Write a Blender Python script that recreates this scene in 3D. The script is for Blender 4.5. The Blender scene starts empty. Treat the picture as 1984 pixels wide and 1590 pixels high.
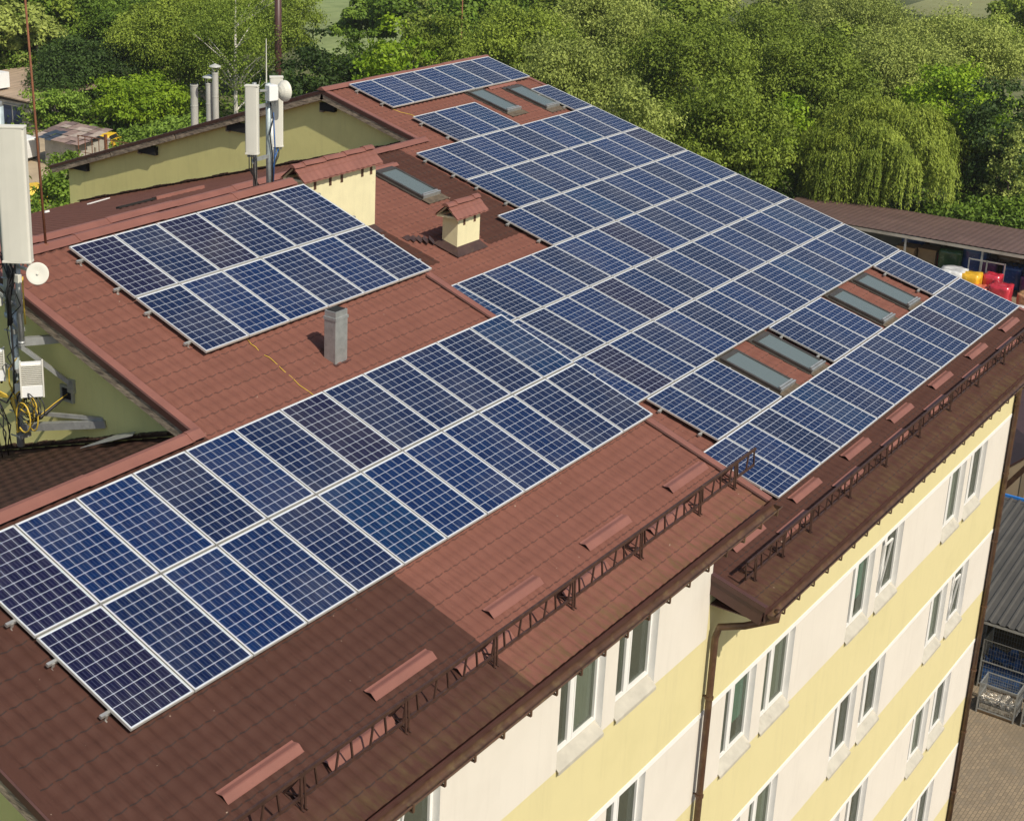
import bpy, math, random
import numpy as np
from mathutils import Vector, Matrix
random.seed(7)
SC=bpy.context.scene; COL=SC.collection
ZG=-20.2
THN,THM,DM=0.341625,0.277140,-2.0855
# ---------------------------------------------------------------- helpers
def link(o,parent=None):
    COL.objects.link(o)
    if parent is not None: o.parent=parent
    return o
def tag(o,label=None,cat=None,group=None,kind=None):
    if label: o['label']=label
    if cat: o['category']=cat
    if group: o['group']=group
    if kind: o['kind']=kind
    return o
def thing(name,label,cat,loc=(0,0,0),group=None,rz=0):
    o=bpy.data.objects.new(name,None); o.location=loc; o.rotation_euler=(0,0,rz); o.empty_display_size=.2
    link(o); return tag(o,label,cat,group)
class MB:
    def __init__(s): s.v=[];s.f=[];s.m=[];s.uv=[]
    def add(s,vs,fs,mi=0,uv=None):
        b=len(s.v); s.v+= [tuple(map(float,q)) for q in vs]
        for i,f in enumerate(fs):
            s.f.append(tuple(b+j for j in f)); s.m.append(mi); s.uv.append(uv[i] if uv else None)
    def box(s,a,b,mi=0):
        x0,y0,z0=a;x1,y1,z1=b
        s.add([(x0,y0,z0),(x1,y0,z0),(x1,y1,z0),(x0,y1,z0),(x0,y0,z1),(x1,y0,z1),(x1,y1,z1),(x0,y1,z1)],
              [(0,3,2,1),(4,5,6,7),(0,1,5,4),(1,2,6,5),(2,3,7,6),(3,0,4,7)],mi)
    def obox(s,c,ax,ay,az,mi=0):           # oriented box: centre and three half-axis vectors
        c,ax,ay,az=map(Vector,(c,ax,ay,az))
        P=[c+ax*i+ay*j+az*k for k in(-1,1) for (i,j) in ((-1,-1),(1,-1),(1,1),(-1,1))]
        s.add(P,[(0,3,2,1),(4,5,6,7),(0,1,5,4),(1,2,6,5),(2,3,7,6),(3,0,4,7)],mi)
    def bar(s,p,q,w,h=None,mi=0,up=(0,0,1)):
        p,q=Vector(p),Vector(q);h=h or w;d=(q-p);L=d.length
        if L<1e-6:return
        d/=L;u=Vector(up)
        if abs(d.dot(u))>.98:u=Vector((1,0,0))
        sx=d.cross(u).normalized();sz=sx.cross(d).normalized()
        s.obox((p+q)/2,d*L/2,sx*w/2,sz*h/2,mi)
    def tube(s,pts,r,n=8,mi=0,cap=True):
        pts=[Vector(p) for p in pts];rs=r if isinstance(r,(list,tuple)) else [r]*len(pts)
        b=len(s.v);prev=None
        for i,p in enumerate(pts):
            d=(pts[min(i+1,len(pts)-1)]-pts[max(i-1,0)]).normalized()
            if prev is None:
                u=Vector((0,0,1)) if abs(d.z)<.9 else Vector((1,0,0)); prev=d.cross(u).normalized()
            prev=(prev-d*prev.dot(d)).normalized();w=d.cross(prev)
            for k in range(n):
                a=2*math.pi*k/n; s.v.append(tuple(p+(prev*math.cos(a)+w*math.sin(a))*rs[i]))
        for i in range(len(pts)-1):
            for k in range(n):
                s.f.append((b+i*n+k,b+i*n+(k+1)%n,b+(i+1)*n+(k+1)%n,b+(i+1)*n+k));s.m.append(mi);s.uv.append(None)
        if cap:
            s.f.append(tuple(b+k for k in range(n))[::-1]);s.m.append(mi);s.uv.append(None)
            e=b+(len(pts)-1)*n
            s.f.append(tuple(e+k for k in range(n)));s.m.append(mi);s.uv.append(None)
    def prism(s,poly,ext,mi=0):            # planar polygon (3-D points) extruded by vector ext
        poly=[Vector(p) for p in poly];e=Vector(ext);n=len(poly)
        s.add(poly+[p+e for p in poly],[tuple(range(n))[::-1],tuple(range(n,2*n))]+[(i,(i+1)%n,n+(i+1)%n,n+i) for i in range(n)],mi)
    def lathe(s,c,axis,prof,n=20,mi=0):    # prof: list of (distance along axis, radius)
        c=Vector(c);a=Vector(axis).normalized();u=a.orthogonal().normalized();w=a.cross(u);b=len(s.v)
        for d,r in prof:
            for k in range(n):
                t=2*math.pi*k/n;s.v.append(tuple(c+a*d+(u*math.cos(t)+w*math.sin(t))*r))
        for i in range(len(prof)-1):
            for k in range(n):
                s.f.append((b+i*n+k,b+i*n+(k+1)%n,b+(i+1)*n+(k+1)%n,b+(i+1)*n+k));s.m.append(mi);s.uv.append(None)
    def build(s,name,mats,parent=None,smooth=False,bevel=0):
        me=bpy.data.meshes.new(name);me.from_pydata(s.v,[],s.f)
        if not isinstance(mats,(list,tuple)):mats=[mats]
        for m in mats:me.materials.append(m)
        if len(mats)>1:me.polygons.foreach_set('material_index',s.m)
        if any(u for u in s.uv):
            l=me.uv_layers.new(name='UVMap');k=0
            for pi,p in enumerate(me.polygons):
                for j in range(p.loop_total):
                    if s.uv[pi]:l.data[p.loop_start+j].uv=s.uv[pi][j]
        if smooth:me.polygons.foreach_set('use_smooth',[True]*len(me.polygons))
        me.validate();o=link(bpy.data.objects.new(name,me),parent)
        if bevel:
            md=o.modifiers.new('b','BEVEL');md.width=bevel;md.segments=2;md.limit_method='ANGLE'
        return o
# ---------------------------------------------------------------- materials
def nt(name):
    m=bpy.data.materials.new(name);m.use_nodes=True;n=m.node_tree;n.nodes.clear()
    o=n.nodes.new('ShaderNodeOutputMaterial');p=n.nodes.new('ShaderNodeBsdfPrincipled');n.links.new(p.outputs[0],o.inputs[0])
    return m,n,p,o
def N_(n,t,**k):
    x=n.nodes.new(t)
    for a,b in k.items():
        if hasattr(x,a): setattr(x,a,b)
    return x
def mixc(n,fac,a,b,typ='MIX'):
    x=n.nodes.new('ShaderNodeMix');x.data_type='RGBA';x.blend_type=typ
    for s,v in ((x.inputs[0],fac),(x.inputs[6],a),(x.inputs[7],b)):
        if hasattr(v,'links') or isinstance(v,bpy.types.NodeSocket): n.links.new(v,s)
        else: s.default_value=v if not isinstance(v,tuple) else (*v,1)[:4]
    return x.outputs[2]
def noise(n,scale,detail=4,vec=None,rough=.6,dist=0):
    x=n.nodes.new('ShaderNodeTexNoise');x.inputs['Scale'].default_value=scale;x.inputs['Detail'].default_value=detail
    x.inputs['Roughness'].default_value=rough;x.inputs['Distortion'].default_value=dist
    if vec is not None:n.links.new(vec,x.inputs['Vector'])
    return x.outputs['Fac']
def ramp(n,fac,lo,hi):
    x=n.nodes.new('ShaderNodeMapRange');x.inputs[1].default_value=lo;x.inputs[2].default_value=hi;n.links.new(fac,x.inputs[0]);return x.outputs[0]
def geo_pos(n,scale=(1,1,1)):
    g=n.nodes.new('ShaderNodeNewGeometry');m=n.nodes.new('ShaderNodeMapping');m.inputs['Scale'].default_value=scale
    n.links.new(g.outputs['Position'],m.inputs['Vector']);return m.outputs[0]
def mat(name,col,rough=.6,metal=0,var=.15,vs=3,dark=None,ds=(8,.55,.75),bump=0,bs=30,stretch=(1,1,1),coat=0,streak=None):
    m,n,p,o=nt(name);v=geo_pos(n,stretch)
    f=noise(n,vs,5,v);c=mixc(n,ramp(n,f,.3,.7),tuple(x*(1-var) for x in col),tuple(min(1,x*(1+var)) for x in col))
    if dark:
        g=noise(n,ds[0],6,v,.65);c=mixc(n,ramp(n,g,ds[1],ds[2]),c,dark)
    if streak:
        k=N_(n,'ShaderNodeMath');k.operation='MULTIPLY';k.inputs[1].default_value=.30
        n.links.new(ramp(n,noise(n,2.2,6,geo_pos(n,(3,3,.22)),.7),.52,.80),k.inputs[0]);c=mixc(n,k.outputs[0],c,streak)
    n.links.new(c,p.inputs['Base Color']);p.inputs['Roughness'].default_value=rough;p.inputs['Metallic'].default_value=metal
    p.inputs['Coat Weight'].default_value=coat
    if bump:
        b=N_(n,'ShaderNodeBump');b.inputs['Strength'].default_value=bump;b.inputs['Distance'].default_value=.02
        n.links.new(noise(n,bs,4,v),b.inputs['Height']);n.links.new(b.outputs[0],p.inputs['Normal'])
    return m
def roofmat(name,col,mossy=0,grime=.5):
    m,n,p,o=nt(name);v=geo_pos(n)
    c=mixc(n,ramp(n,noise(n,1.1,5,v),.3,.7),tuple(x*.88 for x in col),tuple(x*1.1 for x in col))
    c=mixc(n,ramp(n,noise(n,60,2,v),.35,.75),c,tuple(x*.9 for x in col))
    st=noise(n,5,5,geo_pos(n,(5,.6,.6)),.6)
    c=mixc(n,ramp(n,st,.52,.9),c,tuple(x*grime for x in col))
    sp=noise(n,14,2,v,.5);c=mixc(n,ramp(n,sp,.76,.8),c,(.33,.24,.18))
    if mossy:
        g=N_(n,'ShaderNodeNewGeometry');s=N_(n,'ShaderNodeSeparateXYZ');n.links.new(g.outputs['Position'],s.inputs[0])
        # moss and lichen gather along the eave (world y)
        e=N_(n,'ShaderNodeMapRange');e.inputs[1].default_value=mossy[0];e.inputs[2].default_value=mossy[1];n.links.new(s.outputs[1],e.inputs[0])
        mm=N_(n,'ShaderNodeMath');mm.operation='MULTIPLY';n.links.new(e.outputs[0],mm.inputs[0]);n.links.new(ramp(n,noise(n,4,5,geo_pos(n,(2.2,.8,.8)),.7),.42,.72),mm.inputs[1])
        c=mixc(n,mm.outputs[0],c,(.105,.075,.032))
    n.links.new(c,p.inputs['Base Color']);p.inputs['Roughness'].default_value=.7;p.inputs['Specular IOR Level'].default_value=.10
    return m
M={}
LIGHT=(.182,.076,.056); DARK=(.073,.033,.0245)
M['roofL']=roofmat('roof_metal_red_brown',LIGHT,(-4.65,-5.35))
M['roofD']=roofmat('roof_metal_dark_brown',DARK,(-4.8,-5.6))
M['seam']=mat('tile_overlap_gap',(.085,.034,.025),.8)
M['seamD']=mat('tile_overlap_gap_dark',(.028,.013,.010),.8)
M['roofB']=roofmat('roof_metal_weathered',(.21,.088,.062),0,.45)
M['roofK']=roofmat('roof_metal_old_dark',(.080,.042,.030),0,.35)
M['strip']=mat('ridge_metal',(.225,.092,.068),.5,var=.12,vs=2,dark=(.15,.06,.045),ds=(20,.6,.9))
M['stripD']=mat('verge_metal',(.075,.032,.026),.45,var=.15)
M['gutter']=mat('gutter_brown',(.085,.042,.024),.45,var=.3,vs=4,dark=(.16,.11,.05),ds=(6,.5,.8))
M['rail']=mat('rail_brown_steel',(.055,.026,.018),.5,var=.3,vs=9,dark=(.10,.05,.03))
M['wood']=mat('weathered_board',(.34,.27,.19),.85,var=.4,vs=5,dark=(.05,.035,.028),ds=(9,.45,.7),bump=.5,stretch=(3,.5,3))
M['woodD']=mat('old_dark_board',(.085,.055,.042),.85,var=.4,vs=5,dark=(.025,.018,.016),ds=(9,.5,.75),bump=.5,stretch=(3,.5,3))
M['yellow']=mat('facade_yellow_plaster',(.68,.60,.32),.9,var=.03,vs=.6,dark=(.61,.54,.28),ds=(.6,.5,.8),bump=.25,bs=90,streak=(.48,.42,.24))
M['cream']=mat('facade_cream_plaster',(.72,.67,.59),.9,var=.02,vs=.8,dark=(.66,.61,.53),ds=(.6,.5,.8),bump=.25,bs=90,streak=(.52,.48,.41))
M['trim']=mat('white_trim',(.80,.79,.77),.7,var=.04,dark=(.55,.53,.48),ds=(7,.66,.8))
M['sill']=mat('zinc_sill',(.46,.43,.36),.6,0,var=.12,vs=4,dark=(.27,.24,.19),ds=(3,.6,.85))
M['gable']=mat('gable_olive_plaster',(.76,.71,.285),.9,var=.05,vs=1,streak=(.5,.46,.2),dark=(.70,.66,.26),ds=(1.5,.5,.75),bump=.2,bs=90)
M['chim']=mat('chimney_yellow_plaster',(.74,.68,.42),.9,var=.05,vs=3,streak=(.50,.45,.28),dark=(.62,.56,.36),ds=(4,.6,.8),bump=.15,bs=90)
M['hole']=mat('rusty_vent_opening',(.10,.05,.025),.9,var=.6,vs=12)
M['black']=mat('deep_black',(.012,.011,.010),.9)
M['pvc']=mat('window_pvc',(.80,.79,.76),.4,var=.03)
M['alu']=mat('aluminium_frame',(.66,.65,.61),.38,.35,var=.05)
M['alurail']=mat('aluminium_rail',(.50,.49,.46),.4,.6,var=.12)
M['zinc']=mat('galvanised_steel',(.42,.43,.42),.45,.55,var=.14,vs=7,dark=(.24,.25,.25),ds=(9,.55,.8))
M['steel']=mat('stainless_flue',(.60,.60,.54),.4,.3,var=.15,vs=4,dark=(.28,.22,.15),ds=(5,.58,.8),stretch=(1,1,.3))
M['antw']=mat('antenna_white',(.66,.64,.56),.5,var=.04,vs=2,dark=(.6,.57,.48),ds=(5,.62,.85))
M['white']=mat('white_paint',(.80,.80,.78),.4,var=.03)
M['bluegrey']=mat('pole_grey_blue',(.44,.51,.52),.45,.3,var=.18,vs=6,dark=(.20,.25,.27),ds=(8,.55,.8))
M['rust']=mat('rusty_rod',(.20,.075,.035),.8,var=.3,vs=9)
M['cabB']=mat('black_cable',(.02,.02,.022),.5)
M['cabY']=mat('yellow_cable',(.62,.42,.05),.5)
M['cabN']=mat('blue_cable',(.03,.10,.28),.5)
M['skyf']=mat('skylight_frame',(.075,.065,.055),.45,.3,var=.2)
M['asph']=mat('bitumen_apron',(.10,.075,.05),.9,var=.4,vs=8)
M['darkflash']=mat('chimney_flashing',(.055,.028,.022),.5,var=.3,vs=6,dark=(.10,.07,.04),ds=(7,.55,.8))
M['curG']=mat('green_blind',(.22,.58,.46),.8,var=.05)
M['curW']=mat('pale_curtain',(.55,.53,.46),.9,var=.15,vs=9,stretch=(12,1,.2))
M['room']=mat('dark_room',(.16,.15,.12),.9,var=.3)
def pavemat():
    m,n,p,o=nt('yard_pavers');v=geo_pos(n)
    b=N_(n,'ShaderNodeTexBrick');b.inputs['Scale'].default_value=1;b.inputs['Brick Width'].default_value=.22;b.inputs['Row Height'].default_value=.11;b.inputs['Mortar Size'].default_value=.008
    b.inputs['Color1'].default_value=(.23,.175,.115,1);b.inputs['Color2'].default_value=(.31,.235,.15,1);b.inputs['Mortar'].default_value=(.10,.085,.06,1);n.links.new(v,b.inputs[0])
    c=mixc(n,ramp(n,noise(n,.5,5,v),.45,.75),b.outputs[0],(.17,.135,.09));c=mixc(n,ramp(n,noise(n,3,4,v),.5,.8),c,(.20,.165,.12))
    n.links.new(c,p.inputs['Base Color']);p.inputs['Roughness'].default_value=.9;return m
M['pave']=pavemat()
M['sand']=mat('sandy_ground',(.40,.31,.20),.95,var=.15,vs=.5)
M['greyroof']=mat('grey_corrugated_sheet',(.10,.092,.078),.5,.3,var=.14,vs=.9)
M['shedroof']=mat('brown_shed_sheet',(.115,.068,.056),.6,var=.15,vs=.6,dark=(.16,.10,.08),ds=(1.5,.55,.8))
M['concrete']=mat('pale_concrete',(.40,.37,.31),.9,var=.2,vs=.9,dark=(.26,.24,.2),ds=(1.5,.5,.8))
M['card']=mat('cardboard',(.42,.28,.14),.9,var=.1)
M['blue']=mat('blue_tarp',(.02,.10,.30),.5,var=.5,vs=5,dark=(.01,.03,.09),ds=(9,.5,.65))
M['navy']=mat('navy_tarp',(.03,.05,.11),.6,var=.2)
M['pallet']=mat('pallet_wood',(.30,.20,.11),.9,var=.3,vs=4)
M['birch']=mat('birch_bark',(.66,.62,.54),.8,var=.1,vs=5,dark=(.08,.07,.06),ds=(5,.58,.65))
M['bark']=mat('tree_bark',(.075,.055,.038),.95,var=.4,vs=6)
def wrap(name,c): return mat(name,c,.22,var=.25,vs=2.5,dark=tuple(min(1,x*1.6+.12) for x in c),ds=(3.5,.6,.7),coat=.6,bump=.8,bs=4)
def glassy(name,tint,alpha):
    m,n,p,o=nt(name);p.inputs['Base Color'].default_value=(*tint,1);p.inputs['Roughness'].default_value=.04
    p.inputs['Specular IOR Level'].default_value=.8
    t=N_(n,'ShaderNodeBsdfTransparent');t.inputs[0].default_value=(.8,.86,.82,1)
    x=N_(n,'ShaderNodeMixShader');x.inputs[0].default_value=alpha
    n.links.new(t.outputs[0],x.inputs[1]);n.links.new(p.outputs[0],x.inputs[2]);n.links.new(x.outputs[0],o.inputs[0]);return m
M['glass']=glassy('window_glass',(.17,.18,.14),.34)
M['skyg']=glassy('skylight_glass',(.17,.21,.21),.72)
# photovoltaic sheet: UV u 0..6 across, v 0..10 along the slope
def pvmat():
    m,n,p,o=nt('photovoltaic_cells');uv=N_(n,'ShaderNodeUVMap');s=N_(n,'ShaderNodeSeparateXYZ');n.links.new(uv.outputs[0],s.inputs[0])
    def mt(op,a,b=None,c=None):
        x=N_(n,'ShaderNodeMath');x.operation=op
        for i,v in enumerate((a,b,c)):
            if v is None: continue
            if isinstance(v,(int,float)): x.inputs[i].default_value=v
            else: n.links.new(v,x.inputs[i])
        return x.outputs[0]
    fu=mt('FRACT',s.outputs[0]);fv=mt('FRACT',s.outputs[1])
    du=mt('ABSOLUTE',mt('SUBTRACT',fu,.5));dv=mt('ABSOLUTE',mt('SUBTRACT',fv,.5))
    gu=mt('GREATER_THAN',du,.485);gv=mt('GREATER_THAN',dv,.482);gap=mt('MAXIMUM',gu,gv)
    # border beyond the cells
    bu=mt('MAXIMUM',mt('LESS_THAN',s.outputs[0],0),mt('GREATER_THAN',s.outputs[0],6));bv=mt('MAXIMUM',mt('LESS_THAN',s.outputs[1],0),mt('GREATER_THAN',s.outputs[1],10))
    gap=mt('MAXIMUM',gap,mt('MAXIMUM',bu,bv))
    bb=mt('ABSOLUTE',mt('SUBTRACT',mt('FRACT',mt('MULTIPLY',s.outputs[0],3)),.5))
    bus=mt('LESS_THAN',bb,.05)
    oi=N_(n,'ShaderNodeObjectInfo')
    cb=N_(n,'ShaderNodeCombineXYZ');n.links.new(mt('FLOOR',s.outputs[0]),cb.inputs[0]);n.links.new(mt('FLOOR',s.outputs[1]),cb.inputs[1]);n.links.new(mt('MULTIPLY',oi.outputs['Random'],97),cb.inputs[2])
    wn=N_(n,'ShaderNodeTexWhiteNoise');wn.noise_dimensions='3D';n.links.new(cb.outputs[0],wn.inputs[0])
    cr=noise(n,14,3,geo_pos(n),.7)
    base=oi.outputs['Color']
    d=mixc(n,1,base,(.55,.55,.75),'MULTIPLY');c=mixc(n,wn.outputs[0],base,d)
    c=mixc(n,ramp(n,cr,.35,.7),c,mixc(n,1,base,(1.3,1.2,1.2),'MULTIPLY'))
    c=mixc(n,mt('MULTIPLY',bus,.17),c,(.42,.46,.55))
    dd=noise(n,.9,4,geo_pos(n),.6);c=mixc(n,mt('MULTIPLY',ramp(n,dd,.45,.8),.10),c,(.30,.28,.25))
    c=mixc(n,gap,c,(.60,.64,.72))
    n.links.new(c,p.inputs['Base Color']);p.inputs['Roughness'].default_value=.2;p.inputs['Specular IOR Level'].default_value=.2
    return m
M['pv']=pvmat()
def leafmat(name,col,hi,trans=.22):
    m,n,p,o=nt(name);a=N_(n,'ShaderNodeAttribute');a.attribute_name='tint'
    c=mixc(n,a.outputs['Fac'],col,hi)
    oi=N_(n,'ShaderNodeObjectInfo');c=mixc(n,1,c,mixc(n,oi.outputs['Random'],(.85,.85,.85),(1.15,1.12,1.1)),'MULTIPLY')
    n.links.new(c,p.inputs['Base Color']);p.inputs['Roughness'].default_value=.6;p.inputs['Specular IOR Level'].default_value=.25
    t=N_(n,'ShaderNodeBsdfTranslucent');n.links.new(c,t.inputs[0]);x=N_(n,'ShaderNodeMixShader');x.inputs[0].default_value=trans
    n.links.new(p.outputs[0],x.inputs[1]);n.links.new(t.outputs[0],x.inputs[2]);n.links.new(x.outputs[0],o.inputs[0]);return m
LM={'olive':leafmat('olive_leaves',(.075,.125,.010),(.31,.40,.05)),
 'sage':leafmat('sage_leaves',(.12,.17,.025),(.44,.51,.12)),
 'bright':leafmat('bright_leaves',(.10,.20,.006),(.33,.47,.025)),
 'dark':leafmat('dark_leaves',(.018,.040,.007),(.07,.125,.022)),
 'mid':leafmat('mid_leaves',(.045,.10,.008),(.20,.31,.032)),
 'leafy':leafmat('leafy_shrub_leaves',(.075,.15,.012),(.28,.42,.06)),
 'willow':leafmat('willow_leaves',(.10,.155,.012),(.36,.44,.065)),
 'birch':leafmat('birch_leaves',(.075,.13,.012),(.25,.34,.045))}
# ---------------------------------------------------------------- roof frames
cN,sN,cM,sM=math.cos(THN),math.sin(THN),math.cos(THM),math.sin(THM)
def PN(x,t,h=0): return Vector((x,-t*cN-h*sN,-t*sN+h*cN))
def PM(x,t,h=0): return Vector((x,-t*cM-(DM+h)*sM,-t*sM+(DM+h)*cM))
def back(y0,z0,th):
    c,s=math.cos(th),math.sin(th)
    return lambda x,t,h=0: Vector((x,y0+t*c+h*s,z0-t*s+h*c))
H0=-.13;TO=.173
WP,TP=.214,.352
def sheet(name,P,x0,x1,t0,t1,mats,matfn,parent,ns=6,h0=H0,AMP=1.0,thick=True,flip=False):
    nx=max(2,int(round((x1-x0)/WP*ns)));xs=np.linspace(x0,x1,nx+1)
    ts=[];k=math.floor((t0-TO)/TP)
    while k*TP+TO<t1:
        for q,hh in ((.0,0),(.5,.5),(.965,1.0)):
            t=(k+q)*TP+TO
            if t0<=t<=t1: ts.append((t,hh))
        k+=1
    if ts[0][0]>t0+1e-4: ts.insert(0,(t0,ts[0][1]))
    if ts[-1][0]<t1-1e-4: ts.append((t1,(((t1-TO)/TP)%1)))
    nt_=len(ts);T=np.array([t for t,_ in ts]);Hh=np.array([h for _,h in ts])
    wv=np.cos(xs/WP*2*math.pi);wv=wv-.18*np.cos(xs/WP*4*math.pi)
    crest=np.clip(wv*.5+.5,0,1)
    hgt=(h0+AMP*.0135*wv)[None,:]+Hh[:,None]*(.012+.003*crest)[None,:]
    X,TT=np.meshgrid(xs,T)
    a=np.array(P(0,0,0));ex=np.array(P(1,0,0))-a;et=np.array(P(0,1,0))-a;eh=np.array(P(0,0,1))-a
    V=a+X[...,None]*ex+TT[...,None]*et+hgt[...,None]*eh
    n1=nx+1
    I=np.arange(nt_-1)[:,None]*n1+np.arange(nx)[None,:]
    F=np.stack([I,I+n1,I+n1+1,I+1],-1).reshape(-1,4)
    if flip:F=F[:,::-1]
    me=bpy.data.meshes.new(name);me.vertices.add(V.size//3);me.vertices.foreach_set('co',V.reshape(-1))
    me.loops.add(F.size);me.loops.foreach_set('vertex_index',F.reshape(-1));me.polygons.add(len(F))
    me.polygons.foreach_set('loop_start',np.arange(0,F.size,4));me.polygons.foreach_set('loop_total',np.full(len(F),4))
    for m in mats:me.materials.append(m)
    mi=np.zeros((nt_-1,nx),int)
    xc=(xs[1:]+xs[:-1])/2;ph=(xc/WP)%1
    for i in range(nt_-1):
        tc=(T[i]+T[i+1])/2;ris=(Hh[i]>.9 and Hh[i+1]<.1)
        for j in range(nx):
            d=matfn(xc[j],tc)
            mi[i,j]=(2*d+1) if (ris and (.0<ph[j]<.80)) else 2*d
    me.polygons.foreach_set('material_index',mi.reshape(-1));me.polygons.foreach_set('use_smooth',[True]*len(F))
    me.update();me.validate()
    # crisp riser edges
    sm=np.ones((nt_-1,nx),bool)
    for i in range(nt_-1):
        if Hh[i]>.9 and Hh[i+1]<.1: sm[i,:]=False
    me.polygons.foreach_set('use_smooth',sm.reshape(-1).tolist())
    return link(bpy.data.objects.new(name,me),parent)

# ---------------------------------------------------------------- camera, light, world
Rc=[[0.6352893463409124,-0.7722380973198344,0.007467762252484966],[-0.23877473259554355,-0.2056080724791418,-0.9490584532069795],[0.7344345263528562,0.6011436114420079,-0.3150115631551422]]
cam=bpy.data.cameras.new('camera');co=link(bpy.data.objects.new('camera',cam));SC.camera=co
mx=Matrix([[Rc[0][i],-Rc[1][i],-Rc[2][i],(-9.5898,-13.7778,8.4123)[i]] for i in range(3)]+[[0,0,0,1]])
co.matrix_world=mx
cam.sensor_width=36;cam.lens=36*2881.64/1984;cam.shift_x=(992-639.28)/1984;cam.shift_y=(611.76-795)/1984
cam.clip_start=.5;cam.clip_end=3000
AZ,EL=math.radians(-106),math.radians(47)
sd=Vector((math.cos(EL)*math.cos(AZ),math.cos(EL)*math.sin(AZ),math.sin(EL)))
sun=bpy.data.lights.new('sun','SUN');sun.energy=4.4;sun.angle=math.radians(.55);sun.color=(1,.92,.785)
so=link(bpy.data.objects.new('sun',sun));so.rotation_euler=sd.to_track_quat('Z','Y').to_euler();so.location=(0,-30,40)
W=bpy.data.worlds.new('World');SC.world=W;W.use_nodes=True;wn=W.node_tree;bg=wn.nodes['Background']
sk=wn.nodes.new('ShaderNodeTexSky');sk.sky_type='NISHITA';sk.sun_disc=False;sk.sun_elevation=EL;sk.sun_rotation=math.atan2(sd.x,sd.y)%(2*math.pi)
sk.air_density=1.2;sk.dust_density=1.5
wn.links.new(sk.outputs[0],bg.inputs[0]);bg.inputs[1].default_value=.095
SC.view_settings.view_transform='Standard';SC.view_settings.look='None';SC.view_settings.exposure=0.0;SC.view_settings.gamma=1
SC.render.engine='CYCLES'
SC.cycles.max_bounces=6;SC.cycles.transparent_max_bounces=8
# ---------------------------------------------------------------- the two wings
near=thing('building','near wing with cream and yellow facade under a red brown metal tile roof','building',(0,-4.6,ZG))
main=thing('building','long main block with yellow top band and the largest solar array on its lower roof','building',(20,-4.6,ZG))
def keep(o,root):   # parent without moving (roots are unrotated empties)
    o.parent=root;o.location=o.location-root.location;return o
def part(mb,name,m,root,**k):
    o=mb.build(name,m,None,**k);
    return keep(o,root)
def sub(mb,name,m,par,**k):
    o=mb.build(name,m,par,**k);return o        # parent part sits at -root.location already -> same local frame
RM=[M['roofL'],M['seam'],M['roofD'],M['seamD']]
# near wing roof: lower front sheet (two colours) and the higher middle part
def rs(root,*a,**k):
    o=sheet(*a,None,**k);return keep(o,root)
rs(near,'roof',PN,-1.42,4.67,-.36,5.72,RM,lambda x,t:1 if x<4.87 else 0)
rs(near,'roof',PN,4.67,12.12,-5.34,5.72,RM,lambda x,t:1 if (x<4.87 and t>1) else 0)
WM=[M['roofB'],M['seamD']]
RBk=back(.30,0.0,.325)
rs(near,'back_roof',RBk,-1.42,4.88,0.02,9.0,[M['roofK'],M['seamD']],lambda x,t:0,ns=4,h0=-.10)
NBk=back(5.03,1.66,THN)
rs(near,'back_roof',NBk,4.6,12.12,.02,4.4,WM,lambda x,t:0,ns=4,h0=-.02)
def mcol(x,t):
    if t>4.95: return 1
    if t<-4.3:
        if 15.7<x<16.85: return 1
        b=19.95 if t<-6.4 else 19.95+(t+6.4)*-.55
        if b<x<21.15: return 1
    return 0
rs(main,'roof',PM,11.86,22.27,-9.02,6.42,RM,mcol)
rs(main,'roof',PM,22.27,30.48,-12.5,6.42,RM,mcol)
rs(main,'roof',PM,5.1,11.86,-9.02,-4.6,WM,lambda x,t:0,ns=4)
MBk=back(9.25,.33,THM)
rs(main,'back_roof',MBk,5.1,22.4,.02,14.6,WM,lambda x,t:0,ns=4,h0=-.03,AMP=1.6)
GBk=back(12.64,1.30,.318)
rs(main,'back_roof',GBk,22.27,30.48,.02,12.45,WM,lambda x,t:0,ns=4,h0=-.04)
# ridge caps
def ridgecap(P0,x0,x1,name,root,seg=1.95,w=.15,m='strip'):
    mb=MB();x=x0;i=0
    y,z=P0
    while x<x1-.05:
        e=min(x+seg,x1);dz=.012*(i%2)
        prof=[(-w,-.055),(-w*.55,-.012),(-.035,.03),(.035,.03),(w*.55,-.012),(w,-.055)]
        b=[(x-.04,y+a,z+c+dz) for a,c in prof];q=[(e,y+a,z+c+dz) for a,c in prof]
        n=len(prof);mb.add(b+q,[(j,j+1,n+j+1,n+j) for j in range(n-1)]+[tuple(range(n)),tuple(range(n,2*n))[::-1]])
        x=e;i+=1
    return part(mb,name,M[m],root)
ridgecap((.30,.045),-1.46,4.62,'ridge_cap',near,w=.17)
ridgecap((5.03,1.70),4.6,12.14,'ridge_cap',near,w=.19)
ridgecap((9.25,.385),5.2,22.5,'ridge_cap',main,w=.18)
ridgecap((12.64,1.36),22.24,30.5,'ridge_cap',main,w=.17)
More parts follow.
